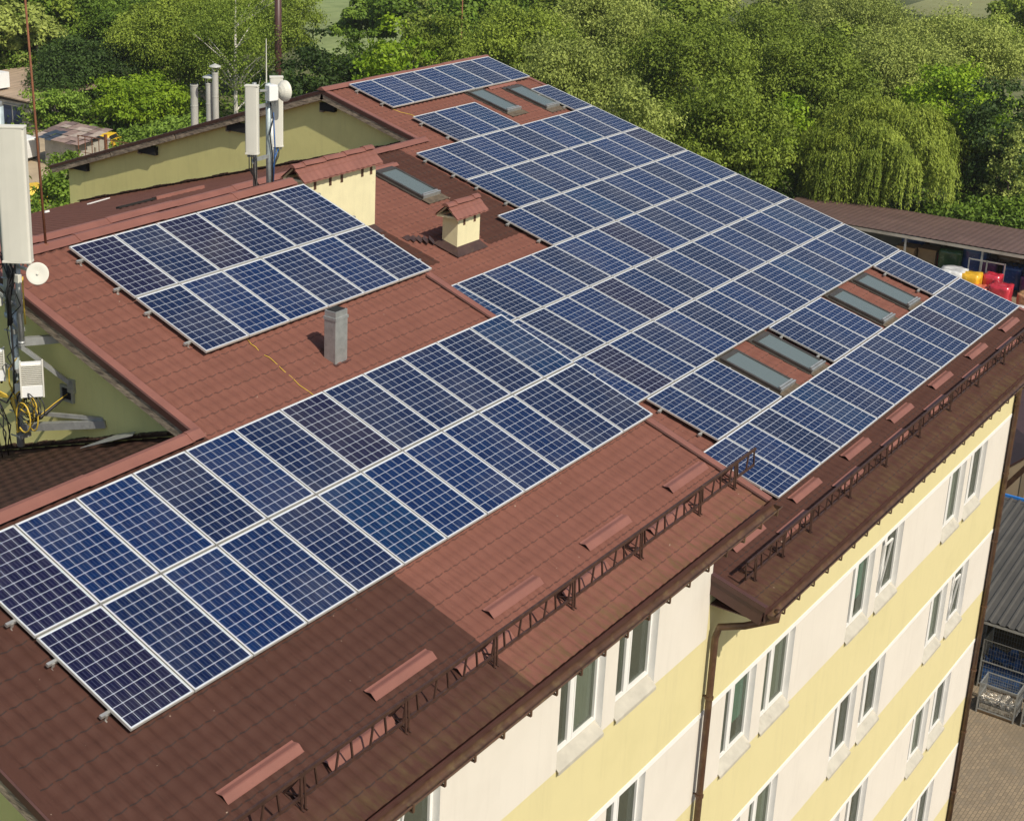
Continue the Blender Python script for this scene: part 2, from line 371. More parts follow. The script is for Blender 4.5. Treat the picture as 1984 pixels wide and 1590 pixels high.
# verge flashings and weathered boards
def verge(Pf,x,t0,t1,side,root,board=True,drop=.12,m='stripD',top=-.09,bw=.045,top_m='strip'):
    mb=MB()   # folded flashing on the edge: top strip + outer face, shade put into its darker brown
    a,b=Pf(x,t0,top),Pf(x,t1,top);up=(Pf(0,0,1)-Pf(0,0,0));X=Vector((side,0,0))
    mb.prism([a-X*.0,a+X*.15*-1,a+X*.15*-1-up*.02,a-up*.02],b-a)
    mb.prism([a+X*.002,a-up*drop,a+X*.025-up*drop,a+X*.027-up*.012],b-a,1)
    o=part(mb,'verge_flashing',[M[top_m],M[m]],root)
    if board:
        w=MB();n=max(1,int((b-a).length/3.1));
        for i in range(n):
            p=a+(b-a)*(i/n)-up*(drop-.02);q=a+(b-a)*((i+1)/n-.004)-up*(drop-.02);j=.008*(i%2)
            w.prism([p+X*(.012-j),p+X*(.012-j)-up*.19,p-X*(bw+j)-up*.19,p-X*(bw+j)],q-p)
        w.prism([a-X*.09-up*.14,a-X*.34-up*.14,a-X*.34-up*.165,a-X*.09-up*.165],b-a)
        part(w,'verge_board',M['wood'],root)
    return o
verge(PN,-1.44,-.36,5.72,-1,near,top_m='roofD')
verge(PN,4.57,-5.34,-.34,-1,near)
verge(PM,22.24,-12.5,-9.05,-1,main)
verge(PN,12.14,-5.34,5.72,1,near,board=False,drop=.22)
verge(PM,30.50,-12.5,6.42,1,main,board=False,drop=.22)
verge(GBk,22.24,0,12.45,-1,main,top=.02,drop=.10)
verge(MBk,5.08,0,14.6,-1,main,board=False,top=.02,drop=.12)
verge(RBk,-1.44,0,9,-1,near,board=False)
# second raised seam line close to the near wing's right edge
mb=MB();mb.prism([PN(11.93,-1.62,-.105),PN(11.97,-1.62,-.105),PN(11.97,-1.62,-.085),PN(11.93,-1.62,-.085)],PN(0,5.72,0)-PN(0,-1.62,0));part(mb,'verge_seam',M['seam'],near)
# gable walls (polygons in the YZ plane, 0.3 thick)
def gablewall(x,pts,root,m='gable',name='gable_wall',th=.3):
    mb=MB();mb.prism([(x,y,z) for y,z in pts],(th,0,0));return part(mb,name,M[m],root)
def zN(y,h=-.2): return (y*sN+h)/cN
def zM(y,h=-.2): return (DM+h+y*sM)/cM
gablewall(4.9,[(.0,zN(0)-.0),(5.03,zN(5.03)),(9.1,zN(5.03)-(9.1-5.03)*.36),(9.1,-3.6),(.0,-1.2)],near)
gablewall(22.45,[(9.0,zM(9)),(12.64,zM(12.64)-.02),(23.75,zM(12.64)-.02-(23.75-12.64)*.327),(23.75,-6.2),(9,-6)],main)
gablewall(-1.08,[(-4.55,zN(-4.55)),(.3,zN(.3)),(8.6,zN(.3)-8.3*.335),(8.6,ZG),(-4.55,ZG)],near)
# purlin ends with dark pockets under the far gable roof
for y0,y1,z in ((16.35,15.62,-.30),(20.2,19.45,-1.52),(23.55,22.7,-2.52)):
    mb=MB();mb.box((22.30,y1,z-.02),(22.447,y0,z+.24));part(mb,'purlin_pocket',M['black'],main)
    mb=MB();mb.box((22.36,y0-.02,z-.08),(22.46,y0+.11,z+.17));mb.box((22.39,y0-.17,z+.0),(22.46,y0-.1,z+.2));part(mb,'purlin_end',M['wood'],main)
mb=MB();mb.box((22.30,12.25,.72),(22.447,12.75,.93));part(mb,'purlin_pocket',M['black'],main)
mb=MB();mb.box((22.36,12.68,.66),(22.46,12.82,.93));part(mb,'purlin_end',M['wood'],main)
# black joint and scraps of felt where the roof meets the gable walls
for (x,f,y0,y1,root,zz) in ((22.40,lambda y:.33-(y-9.25)*math.tan(THM),9.4,23.2,main,.02),(4.84,lambda y:0-(y-.30)*.337,.4,8.8,near,-.02)):
    mb=MB();n=90;hb=.05 if x>10 else .03
    for i in range(n):
        ya=y0+(y1-y0)*i/n;yb=y0+(y1-y0)*(i+1)/n+.02;h=hb+.3*hb*math.sin(i*.7)+random.uniform(-.008,.008)
        mb.prism([(x,ya,f(ya)+zz-.05),(x,yb,f(yb)+zz-.05),(x,yb,f(yb)+zz+h),(x,ya,f(ya)+zz+h*random.uniform(.9,1.1))],(.055,0,0))
        mb.prism([(x,ya,f(ya)+zz+.0),(x,yb,f(yb)+zz+.0),(x-random.uniform(.05,.13),yb,f(yb)+zz+.02),(x-random.uniform(.05,.13),ya,f(ya)+zz+.02)],(0,0,.02))
    part(mb,'wall_flashing',M['darkflash'],root)
# ---- facade with real openings
YW=-4.6
ROWS=[(-3.06,-4.77),(-6.37,-8.14),(-9.74,-11.51),(-13.11,-14.88),(-16.48,-18.25)]
def facade(x0,x1,ztop,rows,xs,topmat,root):
    """xs: list of (xa,xb) openings; rows: (ztop,zbot). one wall mesh, bands coloured by face"""
    zc=sorted({ztop,ZG,*[z for r in rows for z in r]},reverse=True);xc=sorted({x0,x1,*[x for p in xs for x in p]})
    mb=MB()
    for i in range(len(zc)-1):
        zt,zb=zc[i],zc[i+1];inrow=any(abs(r[0]-zt)<1e-6 for r in rows) or (topmat=='cream' and zb>=rows[0][1]-1e-6)
        mi=0 if inrow else 1
        op=any(abs(r[0]-zt)<1e-6 for r in rows)
        for j in range(len(xc)-1):
            xa,xb=xc[j],xc[j+1]
            if op and any(abs(p[0]-xa)<1e-6 for p in xs): continue
            mb.add([(xa,YW,zb),(xb,YW,zb),(xb,YW,zt),(xa,YW,zt)],[(0,1,2,3)],mi)
    o=part(mb,'facade_wall',[M['cream'],M['yellow']],root)
    mb=MB()   # pale strip along the top of each window band
    for zt,zb in rows[1:] if topmat=='cream' else rows:
        mb.box((x0+.01,YW-.012,zt+.002),(x1-.01,YW+.02,zt+.10))
    part(mb,'band_trim',M['trim'],root)
def window(root,xa,xb,zt,zb,k,group):
    D=.15;rng=random.Random(k*7+3)
    sl=.17                                    # sloping sill rises this much to the frame
    mb=MB()  # reveals
    mb.add([(xa,YW,zb),(xa,YW,zt),(xa,YW+D,zt),(xa,YW+D,zb+sl)],[(0,1,2,3)]);mb.add([(xb,YW,zt),(xb,YW,zb),(xb,YW+D,zb+sl),(xb,YW+D,zt)],[(0,1,2,3)])
    mb.add([(xa,YW,zt),(xb,YW,zt),(xb,YW+D,zt),(xa,YW+D,zt)],[(0,1,2,3)])
    fr=part(mb,'window',M['trim'],root)
    f=MB();y0,y1=YW+D-.035,YW+D+.03;b=.055
    z0=zb+sl;f.box((xa,y0,z0),(xb,y1,z0+b));f.box((xa,y0,zt-b),(xb,y1,zt));f.box((xa,y0+.001,z0+b),(xa+b,y1,zt-b));f.box((xb-b,y0+.001,z0+b),(xb,y1,zt-b))
    xm=xa+(xb-xa)*.40;f.box((xm-.05,y0-.008,z0+b),(xm+.05,y1,zt-b))
    # sash frames
    for a,c in ((xa+b,xm-.05),(xm+.05,xb-b)):
        s=.035
        f.box((a,y0-.02,z0+b+.002),(a+s,y0+.02,zt-b-.002));f.box((c-s,y0-.02,z0+b+.002),(c,y0+.02,zt-b-.002))
        f.box((a+s,y0-.019,z0+b+.002),(c-s,y0+.019,z0+b+s));f.box((a+s,y0-.019,zt-b-s),(c-s,y0+.019,zt-b-.002))
    if k%8==3:   # a sash tilted open
        a,c=xa+b,xm-.05
        f.bar((a+.02,y0-.02,z0+b+.02),(a+.02,y0-.17,zt-b-.05),.035);f.bar((c-.02,y0-.02,z0+b+.02),(c-.02,y0-.17,zt-b-.05),.035);f.bar((a+.02,y0-.17,zt-b-.05),(c-.02,y0-.17,zt-b-.05),.035)
    sub(f,'frame',M['pvc'],fr)
    g=MB();g.box((xa+b,y0+.024,z0+b),(xb-b,y0+.03,zt-b));sub(g,'pane',M['glass'],fr)
    s=MB();s.prism([(xa,YW-.05,zb-.012),(xa,YW-.05,zb+.008),(xa,YW+D-.02,zb+sl+.004),(xa,YW+D-.02,zb+sl-.016)],(xb-xa,0,0));s.box((xa,YW-.052,zb-.05),(xb,YW-.045,zb-.012))
    sub(s,'sill',M['sill'],fr)
    r=MB();yb=YW+D+.9   # dark room behind
    r.add([(xa-.3,yb,zb-.3),(xb+.6,yb,zb-.3),(xb+.6,yb,zt+.2),(xa-.3,yb,zt+.2),(xa-.3,YW+D+.04,zb-.3),(xb+.6,YW+D+.04,zb-.3),(xb+.6,YW+D+.04,zt+.2),(xa-.3,YW+D+.04,zt+.2)],
      [(0,1,2,3),(0,1,5,4),(3,2,6,7),(0,3,7,4),(1,2,6,5)])
    sub(r,'room_lining',M['room'],fr)
    green=(root is main and k in (0,2))
    if green or k%3==1:
        c=MB();zc=zb+sl+(.42 if green else .06);xa2=xm if k%2==0 else xa+.06
        n=14
        for i in range(n):
            u0=xa2+(xb-.05-xa2)*i/n;u1=xa2+(xb-.05-xa2)*(i+1)/n
            c.add([(u0,YW+D+.045+.012*(i%2),zc),(u1,YW+D+.045+.012*((i+1)%2),zc),(u1,YW+D+.045+.012*((i+1)%2),zt-.04),(u0,YW+D+.045+.012*(i%2),zt-.04)],[(0,1,2,3)])
        sub(c,'blind',M['curG'] if green else M['curW'],fr)
MX=[(12.95,14.27),(14.70,16.06),(19.03,20.33),(20.72,22.10),(25.17,26.47),(26.80,28.15)]
NX=[(.83,2.15),(2.60,3.95),(6.93,8.25),(8.64,9.94)]
facade(11.84,30.17,-3.66,ROWS[1:],MX,'yellow',main)
facade(-1.08,11.84,-1.86,ROWS,NX,'cream',near)
k=0
for r in ROWS[1:]:
    for p in MX: window(main,*p,*r,k,None);k+=1
k=2
for r in ROWS[:3]:
    for p in NX: window(near,*p,*r,k,None);k+=1
# remaining shell
mb=MB();mb.box((30.17,-4.6,ZG),(30.2,23.8,-3.7));mb.prism([(30.17,-4.6,-3.7),(30.17,12.6,1.05),(30.17,23.8,-2.5),(30.17,23.8,-3.7)],(.03,0,0));part(mb,'side_wall',M['yellow'],main)
mb=MB();mb.prism([(11.84,-4.59,-8),(11.84,-4.59,-1.85),(11.84,5.03,1.5),(11.84,9.1,.0),(11.84,9.1,-8)],(-.05,0,0));part(mb,'side_wall',M['cream'],near)
mb=MB();mb.box((5,23.15,ZG),(30.2,23.25,-3.9));part(mb,'rear_wall',M['gable'],main)
# soffits, gutters with brackets
def eave(root,x0,x1,y,z,dz=0,name='gutter'):
    mb=MB();n=8;r=.075
    pr=[(y-.075+r*math.cos(a),z-.02+r*math.sin(a)) for a in [math.pi+math.pi*i/n for i in range(n+1)]]
    pr2=[(yy,zz+.006) for yy,zz in pr]
    b=[(x0,a,c) for a,c in pr];e=[(x1,a,c) for a,c in pr];m=len(pr)
    mb.add(b+e,[(i,i+1,m+i+1,m+i) for i in range(m-1)])
    mb.tube([(x0,y-.15,z-.015),(x1,y-.15,z-.015)],.012,6)
    mb.add(b,[tuple(range(m))]);mb.add(e,[tuple(range(m))])
    o=part(mb,name,M['gutter'],root)
    br=MB();x=0
    br.box((x-.018,y-.165,z-.105),(x+.018,y+.02,z-.088));br.box((x-.018,y-.166,z-.088),(x+.018,y-.150,z+.01));br.box((x-.03,y-.05,z-.13),(x+.03,y+.03,z-.105))
    b0=sub(br,'gutter_bracket',M['gutter'],o);b0.location.x=x0+.35;x=x0+.97
    while x<x1: q=b0.copy();COL.objects.link(q);q.location.x=x;x+=.62
    f=MB();f.box((x0,y+.03,z-.20),(x1,y+.055,z+.02));f.box((x0,y+.055,z-.2),(x1,YW,z-.18));part(f,'soffit_board',M['stripD'],root)
eave(near,-1.44,12.13,-5.40,-2.09);eave(main,11.86,30.5,-5.60,-3.93)
# boxed end of the main eave against the near wall
mb=MB();pe=[(11.80,-5.56,-3.86),(11.80,-4.60,-3.57),(11.80,-4.60,-3.90),(11.80,-5.50,-4.16)];mb.prism(pe,(.06,0,0));
mb.prism([(11.78,-5.6,-3.80),(11.78,-4.60,-3.52),(11.78,-4.60,-3.62),(11.78,-5.6,-3.9)],(.10,0,0));part(mb,'eave_end_board',M['stripD'],main)
# downpipes
def downpipe(root,pts,r=.06,col=None):
    mb=MB();mb.tube(pts,r,10);o=part(mb,'downpipe',M['gutter'],root,smooth=True)
    c=MB();z=0
    c.tube([(pts[-1][0],pts[-1][1],z),(pts[-1][0],pts[-1][1],z+.05)],r*1.25,10);c.box((pts[-1][0]-.012,pts[-1][1],z+.01),(pts[-1][0]+.012,YW+.01,z+.035))
    c0=sub(c,'pipe_clamp',M['gutter'],o);z=pts[-2][2]-1.2;c0.location.z=z;z-=2
    while z>ZG: q=c0.copy();COL.objects.link(q);q.location.z=z;z-=2.0
downpipe(main,[(12.15,-5.67,-3.98),(12.15,-5.67,-4.14),(11.97,-5.2,-4.36),(11.93,-4.78,-4.52),(11.93,-4.72,-4.75),(11.93,-4.72,ZG)],.062)
downpipe(main,[(30.1,-5.67,-3.98),(30.1,-5.67,-4.12),(30.1,-5.1,-4.4),(30.1,-4.72,-4.6),(30.1,-4.70,-4.8),(30.1,-4.70,ZG)],.06)
mb=MB();mb.box((30.172,-4.66,ZG),(30.26,-4.54,-3.75));part(mb,'corner_profile',M['gutter'],main)
# snow rails
def snowrail(root,P,tf,feet,x0,x1):
    mb=MB();th=.50
    up=Vector((0,0,1));t0=tf-.02
    o=None
    def at(x,hh,dt=0): return P(x,t0+dt,H0)+up*hh
    mb.bar(at(x0,.46),at(x1,.46),.035,.045);mb.bar(at(x0,.17),at(x1,.17),.03,.035)
    n=int((x1-x0)/.31)
    for i in range(n+1):
        x=x0+(x1-x0)*i/n;mb.bar(at(x,.15)+Vector((.0,0,0)),at(x+(.06 if i%2 else -.05),.46),.022)
    o=part(mb,'snow_rail',M['rail'],root)
    for x in feet:
        b=MB()
        for dx in (-.03,.03):
            b.bar(P(x+dx,tf,H0+.01),at(x+dx,.49),.016,.03);b.bar(at(x+dx,.46),P(x+dx,t0-.27,H0+.01),.014,.026)
            b.bar(P(x+dx,t0-.29,H0+.02),P(x+dx,tf+.03,H0+.02),.016,.02)
        b.bar(at(x,.17),P(x,t0-.25,H0+.02),.016,.02)
        sub(b,'rail_bracket',M['rail'],o)
snowrail(near,PN,5.21,[-.98,.91,2.81,4.71,6.65,8.58,10.49,11.75],-1.35,12.5)
snowrail(main,PM,5.93,[12.45,13.6,14.81,16.71,18.62,20.56,22.5,24.45,26.4,28.3,29.9],12.1,30.4)
# snow guard strips
def guard(root,P,x0,x1,t):
    mb=MB();p=lambda x,dt,h:P(x,t+dt,H0+h)
    pr=[(-.10,.024),(-.07,.024),(-.012,.058),(.008,.060),(.09,.024),(.105,.022)]
    b=[p(x0,*q) for q in pr];e=[p(x1,*q) for q in pr];n=len(pr)
    mb.add(b+e,[(i,i+1,n+i+1,n+i) for i in range(n-1)])
    o=part(mb,'snow_guard',M['strip'],root)
for a in (.25,2.86,5.43,7.97,10.57): guard(near,PN,a,a+1.27,4.56)
for a in (1.58,4.17,6.72,9.28): guard(near,PN,a,a+1.22,4.95)
for a in (12.89,15.47,18.05,20.57,23.18,25.75,28.37): guard(main,PM,a,a+1.24,5.25)
for a in (14.18,16.76,19.32,21.88,24.46,27.05): guard(main,PM,a,a+1.22,5.62)
# skylights
def skylight(xa,xb,ta,tb):
    mb=MB();p=lambda x,t,h:PM(x,t,H0+h);w=.065;hh=.095
    def bx(x0,x1,t0,t1,h0,h1,m=mb):
        m.prism([p(x0,t0,h0),p(x1,t0,h0),p(x1,t1,h0),p(x0,t1,h0)],p(x0,t0,h1)-p(x0,t0,h0))
    bx(xa,xb,ta,ta+w*1.5,0,hh);bx(xa,xb,tb-w,tb,0,hh);bx(xa,xa+w,ta+w*1.5,tb-w,0,hh);bx(xb-w,xb,ta+w*1.5,tb-w,0,hh)
    bx(xa-.06,xb+.06,ta-.12,ta,.0,.05)
    bx(xa-.07,xa,ta,tb,.0,.03);bx(xb,xb+.07,ta,tb,.0,.03)
    o=part(mb,'skylight',M['skyf'],main)
    g=MB();bx(xa+w,xb-w,ta+w*1.5,tb-w,.07,.082,g);sub(g,'pane',M['skyg'],o)
    r=MB();bx(xa+w,xb-w,ta+w*1.5,tb-w,-.22,.03,r);sub(r,'shaft',M['room'],o)
    e=MB();bx(xa+w,xb-w,tb-w-.02,tb-w+.02,.10,.135,e);bx(xa+.02,xb-.02,tb-.03,tb+.012,.03,.125,e);sub(e,'metal_edge',M['zinc'],o)
    a=MB();bx(xa-.04,xb+.04,tb+.012,tb+.26,.022,.034,a);sub(a,'apron',M['asph'],o)
for q in ((19.2,19.95,-8.05,-6.55),(26.85,27.62,-10.72,-9.22),(28.55,29.35,-10.42,-8.92),(19.2,19.98,1.79,3.26),(20.8,21.58,1.81,3.28),(25.2,25.97,1.81,3.27),(26.88,27.70,1.78,3.29)): skylight(*q)
# ridge strips above skylights
for a,b,t in ((16.7,20.3,-8.25),(28.0,29.5,-10.72)):
    guard(main,PM,a,b,t)
# chimneys
def chimney(root,x0,x1,y0,y1,zb,zt,cx0,cx1,ye,zr,holes,hz,P):
    mb=MB();mb.box((x0,y0,zb),(x1,y1,zt));o=part(mb,'chimney',M['chim'],root)
    ym=(y0+y1)/2;yf,yb=ym-ye,ym+ye;ze=zt+.02
    c=MB();n=max(3,int((cx1-cx0)/.03));pts=[]
    for i in range(n+1):
        x=cx0+(cx1-cx0)*i/n;w=.006*math.cos(x/.19*2*math.pi)
        for s,(y,z,dz) in enumerate(((yf,ze,0),(ym-(ym-yf)*.52,ze+(zr-ze)*.48,0),(ym-(ym-yf)*.5,ze+(zr-ze)*.5,.02),(ym,zr,.0),(yb,ze,0))):
            pts.append((x,y,z+w*(1 if s!=3 else .3)+dz))
    fs=[(i*5+j,(i+1)*5+j,(i+1)*5+j+1,i*5+j+1) for i in range(n) for j in range(4)]
    c.add(pts,fs);c.add([(q[0],q[1],q[2]-.03) for q in pts],fs)
    rr=o;cap=sub(c,'cap_roof',M['strip'],rr)
    d=MB();x=cx0-.02;i=0
    while x<cx1-.02:
        e=min(x+.36,cx1+.02);dz=.012*(i%2)
        prf=[(-.11,-.025),(-.06,.03),(0,.05),(.06,.03),(.11,-.025)]
        b=[(x,ym+a,zr+q+dz) for a,q in prf];f=[(e,ym+a,zr+q+dz-.01) for a,q in prf];d.add(b+f,[(j,j+1,6+j,5+j) for j in range(4)]+[(0,1,2,3,4),(5,6,7,8,9)]);x=e-.01;i+=1
    sub(d,'cap_ridge',M['strip'],rr)
    w=MB();w.box((cx0+.05,yf+.06,zt-.005),(cx1-.05,yf+.11,zt+.045));w.box((cx0+.05,yb-.11,zt-.005),(cx1-.05,yb-.06,zt+.045));w.box((cx0+.05,yf+.11,zt-.004),(cx0+.10,yb-.11,zt+.04));w.box((cx1-.10,yf+.11,zt-.004),(cx1-.05,yb-.11,zt+.04))
    for x in (cx0+.06,cx1-.1): w.bar((x,yf+.06,ze),(x,ym,zr-.04),.04,.03);w.bar((x,yb-.06,ze),(x,ym,zr-.04),.04,.03)
    sub(w,'cap_frame',M['chim'],rr)
    for hx in holes:
        q=MB();q.box((hx-.045,y0-.004,hz[0]),(hx+.045,y0+.02,hz[1]));sub(q,'vent_opening',M['hole'],rr)
        q=MB();q.box((hx-.035,y0-.006,hz[0]-.08),(hx+.03,y0-.001,hz[0]+.01));sub(q,'rust_stain',M['hole'],rr) if False else None
    s=MB();e=.16
    for (ax,ay),(bx_,by) in (((x0,y0),(x1,y0)),((x1,y0),(x1,y1)),((x1,y1),(x0,y1)),((x0,y1),(x0,y0))):
        dx,dy=(ay-by),(bx_-ax);L=math.hypot(dx,dy);dx,dy=dx/L*-1,dy/L*-1
        def ez(x,y,h): return Vector((x,y,zM(y,H0+h)))
        s.add([ez(ax,ay,.16),ez(bx_,by,.16),ez(bx_+dx*e+(bx_-ax)/L*e,by+dy*e+(by-ay)/L*e,.03),ez(ax+dx*e-(bx_-ax)/L*e,ay+dy*e-(by-ay)/L*e,.03)],[(0,1,2,3)])
    sub(s,'flashing',M['darkflash'],rr)
chimney(main,14.15,16.62,6.37,6.82,-1.2,1.10,13.98,16.72,.36,1.42,[14.48,15.0,15.40,16.13,16.45],(.86,1.06),PM)
chimney(main,17.60,18.50,4.74,5.16,-1.4,-.10,17.40,18.66,.34,.20,[17.86,18.28],(-.32,-.14),PM)
# loose tiles heaped beside the small chimney
mb=MB()
for i in range(5):
    p=PM(17.05+.1*i,-5.35+.10*i,H0+.03+.012*i);mb.obox(p,(.11,.02*i,.01),(.02,.09,.02+.006*i),(0,0,.007))
tag(mb.build('loose_tiles',M['darkflash']),'small heap of loose dark roof tiles left of the small chimney','roof tiles')
# square zinc vent pipe
v=thing('vent_pipe','square grey sheet metal vent pipe rising from the red brown roof below the upper array','vent pipe',(8.18,.64,0))
mb=MB();mb.box((-.155,-.12,-.02),(.155,.12,.78));o=mb.build('duct',M['zinc'],v,bevel=.006)
mb=MB();mb.box((-.165,-.13,.78),(.165,.13,.83));mb.prism([(-.15,-.115,.83),(.15,-.115,.83),(.15,.115,.83),(-.15,.115,.83)],(0,0,.10));mb.build('collar',M['zinc'],v)
mb=MB();mb.box((-.125,-.09,.931),(.125,.09,.94));mb.build('opening',M['black'],v)
mb=MB();mb.box((-.2,-.17,.03),(.2,.16,.05));mb.build('base_plate',M['stripD'],v)

# ---------------------------------------------------------------- solar panels
PW,PL,FW,FH=.992,1.650,.014,.040
def panelmesh():
    f=MB()   # local frame: x across, y up the slope, z normal; origin at the top-left corner, panel extends to -y
    f.box((0,-PL,-FH),(FW,0,0));f.box((PW-FW,-PL,-FH),(PW,0,0));f.box((FW,-FW,-FH),(PW-FW,0,0));f.box((FW,-PL,-FH),(PW-FW,-PL+FW,0))
    g=MB();a,b=FW,PW-FW;c,d=-FW,-PL+FW;mx=.012
    cell=(PW-2*FW-2*mx)/6;cv=(PL-2*FW-2*mx)/10;u0=-mx/cell;u1=6+mx/cell;v0=-mx/cv;v1=10+mx/cv
    g.add([(a,c,-.006),(b,c,-.006),(b,d,-.006),(a,d,-.006)],[(3,2,1,0)],0,[[(u0,v1),(u1,v1),(u1,v0),(u0,v0)]])
    g.add([(a,c,-.03),(b,c,-.03),(b,d,-.03),(a,d,-.03)],[(0,1,2,3)],1,[[(20,20)]*4])
    return f,g
fm,gm=panelmesh()
proto=thing('solar_panel','x','solar panel')
pf=fm.build('frame',M['alu'],proto);pg=gm.build('cell_sheet',[M['pv'],M['black']],proto)
first=[True];prnd=random.Random(11)
def panel(P,th,x,t,h,label,group,tint):
    if first[0]: o,a,b=proto,pf,pg;first[0]=False
    else:
        o=proto.copy();COL.objects.link(o)
        a=pf.copy();COL.objects.link(a);a.parent=o
        b=pg.copy();COL.objects.link(b);b.parent=o
    o.location=P(x,t,h);o.rotation_euler=(th,0,0);o['label']=label;o['group']=group;o['category']='solar panel'
    b.color=(*tint,1)
BL=(.0030,.0165,.068);NV=(.0045,.013,.048);PU=(.009,.010,.037);BR=(.0028,.021,.070)
def word(n): return ['first','second','third','fourth','fifth','sixth','seventh','eighth','ninth','tenth','eleventh','twelfth','thirteenth','fourteenth','fifteenth','sixteenth'][n]
MONT=[]
def railrow(P,th,x0,x1,t,label,ext=.13):
    k=0
    for tt in (t+.36,t+1.29):
        r=thing('mounting_rail',label[k],'mounting rail',P(x0-ext,tt,-.062),'aluminium rails carrying the solar panels');r.rotation_euler=(th,0,0)
        mb=MB();L=x1-x0+2*ext;mb.box((0,-.02,-.02),(L,.02,.02));mb.build('rail_profile',M['alurail'],r)
        f=MB();x=.06
        while x<L: f.box((x,-.03,-.075),(x+.04,-.02,.005));f.box((x,-.06,-.075),(x+.04,-.02,-.065));x+=1.0
        f.build('rail_foot',M['alurail'],r);k+=1
def arr(P,th,x0,t0,pitch,rowpitch,rows,name,left=True,h=0,blue=.5):
    for r,(a,b,rn,tints) in enumerate(rows):
        n=b-a
        for k in range(n):
            c=tints[k%len(tints)]
            o_=(word(k)+' from left') if n>1 else 'the only one'
            dj=prnd.uniform(-.1,.1);c=tuple(v*(1+dj) for v in c)
            panel(P,th,x0+(a+k)*pitch,t0+r*rowpitch if not isinstance(rn,tuple) else t0+rn[1]*rowpitch,h,
                  ('solar panel %s in the %s'%(o_,rn if not isinstance(rn,tuple) else rn[0])),'solar panels on the roofs',c)
        nm=rn if not isinstance(rn,tuple) else rn[0];tr=t0+(r if not isinstance(rn,tuple) else rn[1])*rowpitch
        railrow(P,th,x0+a*pitch,x0+b*pitch-.02,tr,('upper aluminium rail under the %s'%nm,'lower aluminium rail under the %s'%nm))
PT,RP=1.012,1.6794
arr(PN,THN,0,0,PT,RP,[(0,12,'upper row of the nearest array',[PU,BL,BL,NV,BL,NV,PU,NV,NV,NV,NV,BR]),(0,12,'lower row of the nearest array',[PU,NV,BL,BL,NV,BR,BL,BL,BL,BL,NV,NV])],'')
arr(PN,THN,6.115,-4.99,1.006,RP,[(0,6,'upper row of the array beside the long chimney',[PU,NV,PU,NV,NV,NV]),(0,6,'lower row of the array beside the long chimney',[NV,BL,BL,NV,BL,NV])],'')
X0,T1,PM_,RM_=30.297,-8.326,1.0115,1.681
def PMd(x,t,h=0): return PM(x,t,h)
mr=lambda *r:[r]
seq=[BL,NV,BL,BL,NV,BL,BR,NV,BL,BL,NV,BL,BL,PU,BL,NV]
def rot_(k): return seq[k:]+seq[:k]
big=[(-7,0,('topmost detached row on the far ridge',-2.40),rot_(2)),
 (-7,-4,('short group of three left of the far skylights',-1),rot_(4)),
 (-1,0,('spot right of the far skylights',-1),rot_(1)),
 (-9,0,('first full row of the big array',0),rot_(0)),
 (-9,0,('second full row of the big array',1),rot_(5)),
 (-10,0,('third full row of the big array',2),rot_(3)),
 (-15,0,('fourth full row of the big array',3),rot_(6)),
 (-15,0,('fifth full row of the big array',4),rot_(9)),
 (-15,0,('sixth full row of the big array',5),rot_(12)),
 (-14.25,-11.25,('group of three left of the near skylight pair',6),rot_(0)),
 (-8.47,-5.47,('group of three between the two skylight pairs',6),rot_(7)),
 (-2,0,('group of two right of the far skylight pair',6),rot_(4)),
 (-15,0,('lowest row of the big array',7),rot_(2))]
for a,b,rn,tn in big:
    n=int(round(b-a));x0=X0+a*PM_
    for k in range(n):
        c=tn[k%16];dj=prnd.uniform(-.12,.12);c=tuple(v*(1+dj) for v in c)
        lab='single solar panel right of the far skylights' if n==1 else 'solar panel %s from left in the %s'%(word(k),rn[0])
        panel(PM,THM,x0+k*PM_+.02,T1+rn[1]*RM_,0,lab,'solar panels on the roofs',c)
    railrow(PM,THM,x0+.02,x0+n*PM_,T1+rn[1]*RM_,('upper aluminium rail under the %s'%rn[0],'lower aluminium rail under the %s'%rn[0]))
# yellow cables on the roof
def wire(name,pts,r,m,label,cat='cable'):
    mb=MB();mb.tube(pts,r,6);return tag(mb.build(name,m,None,smooth=True),label,cat)
def zig(P,a,b,n,amp,h):
    out=[]
    for i in range(n+1):
        u=i/n;out.append(P(a[0]+(b[0]-a[0])*u+random.uniform(-amp,amp),a[1]+(b[1]-a[1])*u,h+random.uniform(-.01,.012)))
    return out
wire('cable',zig(PN,(7.12,-1.68),(6.98,.02),16,.018,-.112),.0065,M['cabY'],'thin yellow cable running down the roof between the two nearer arrays')
wire('cable',zig(PN,(6.22,-3.45),(6.3,-3.1),4,.03,-.10),.007,M['cabY'],'short yellow cable loop at the left side of the upper nearer array')
wire('cable',zig(PM,(23.3,-10.8),(23.65,-10.0),6,.02,-.11),.008,M['cabY'],'short yellow cable between the topmost row and the group of three')
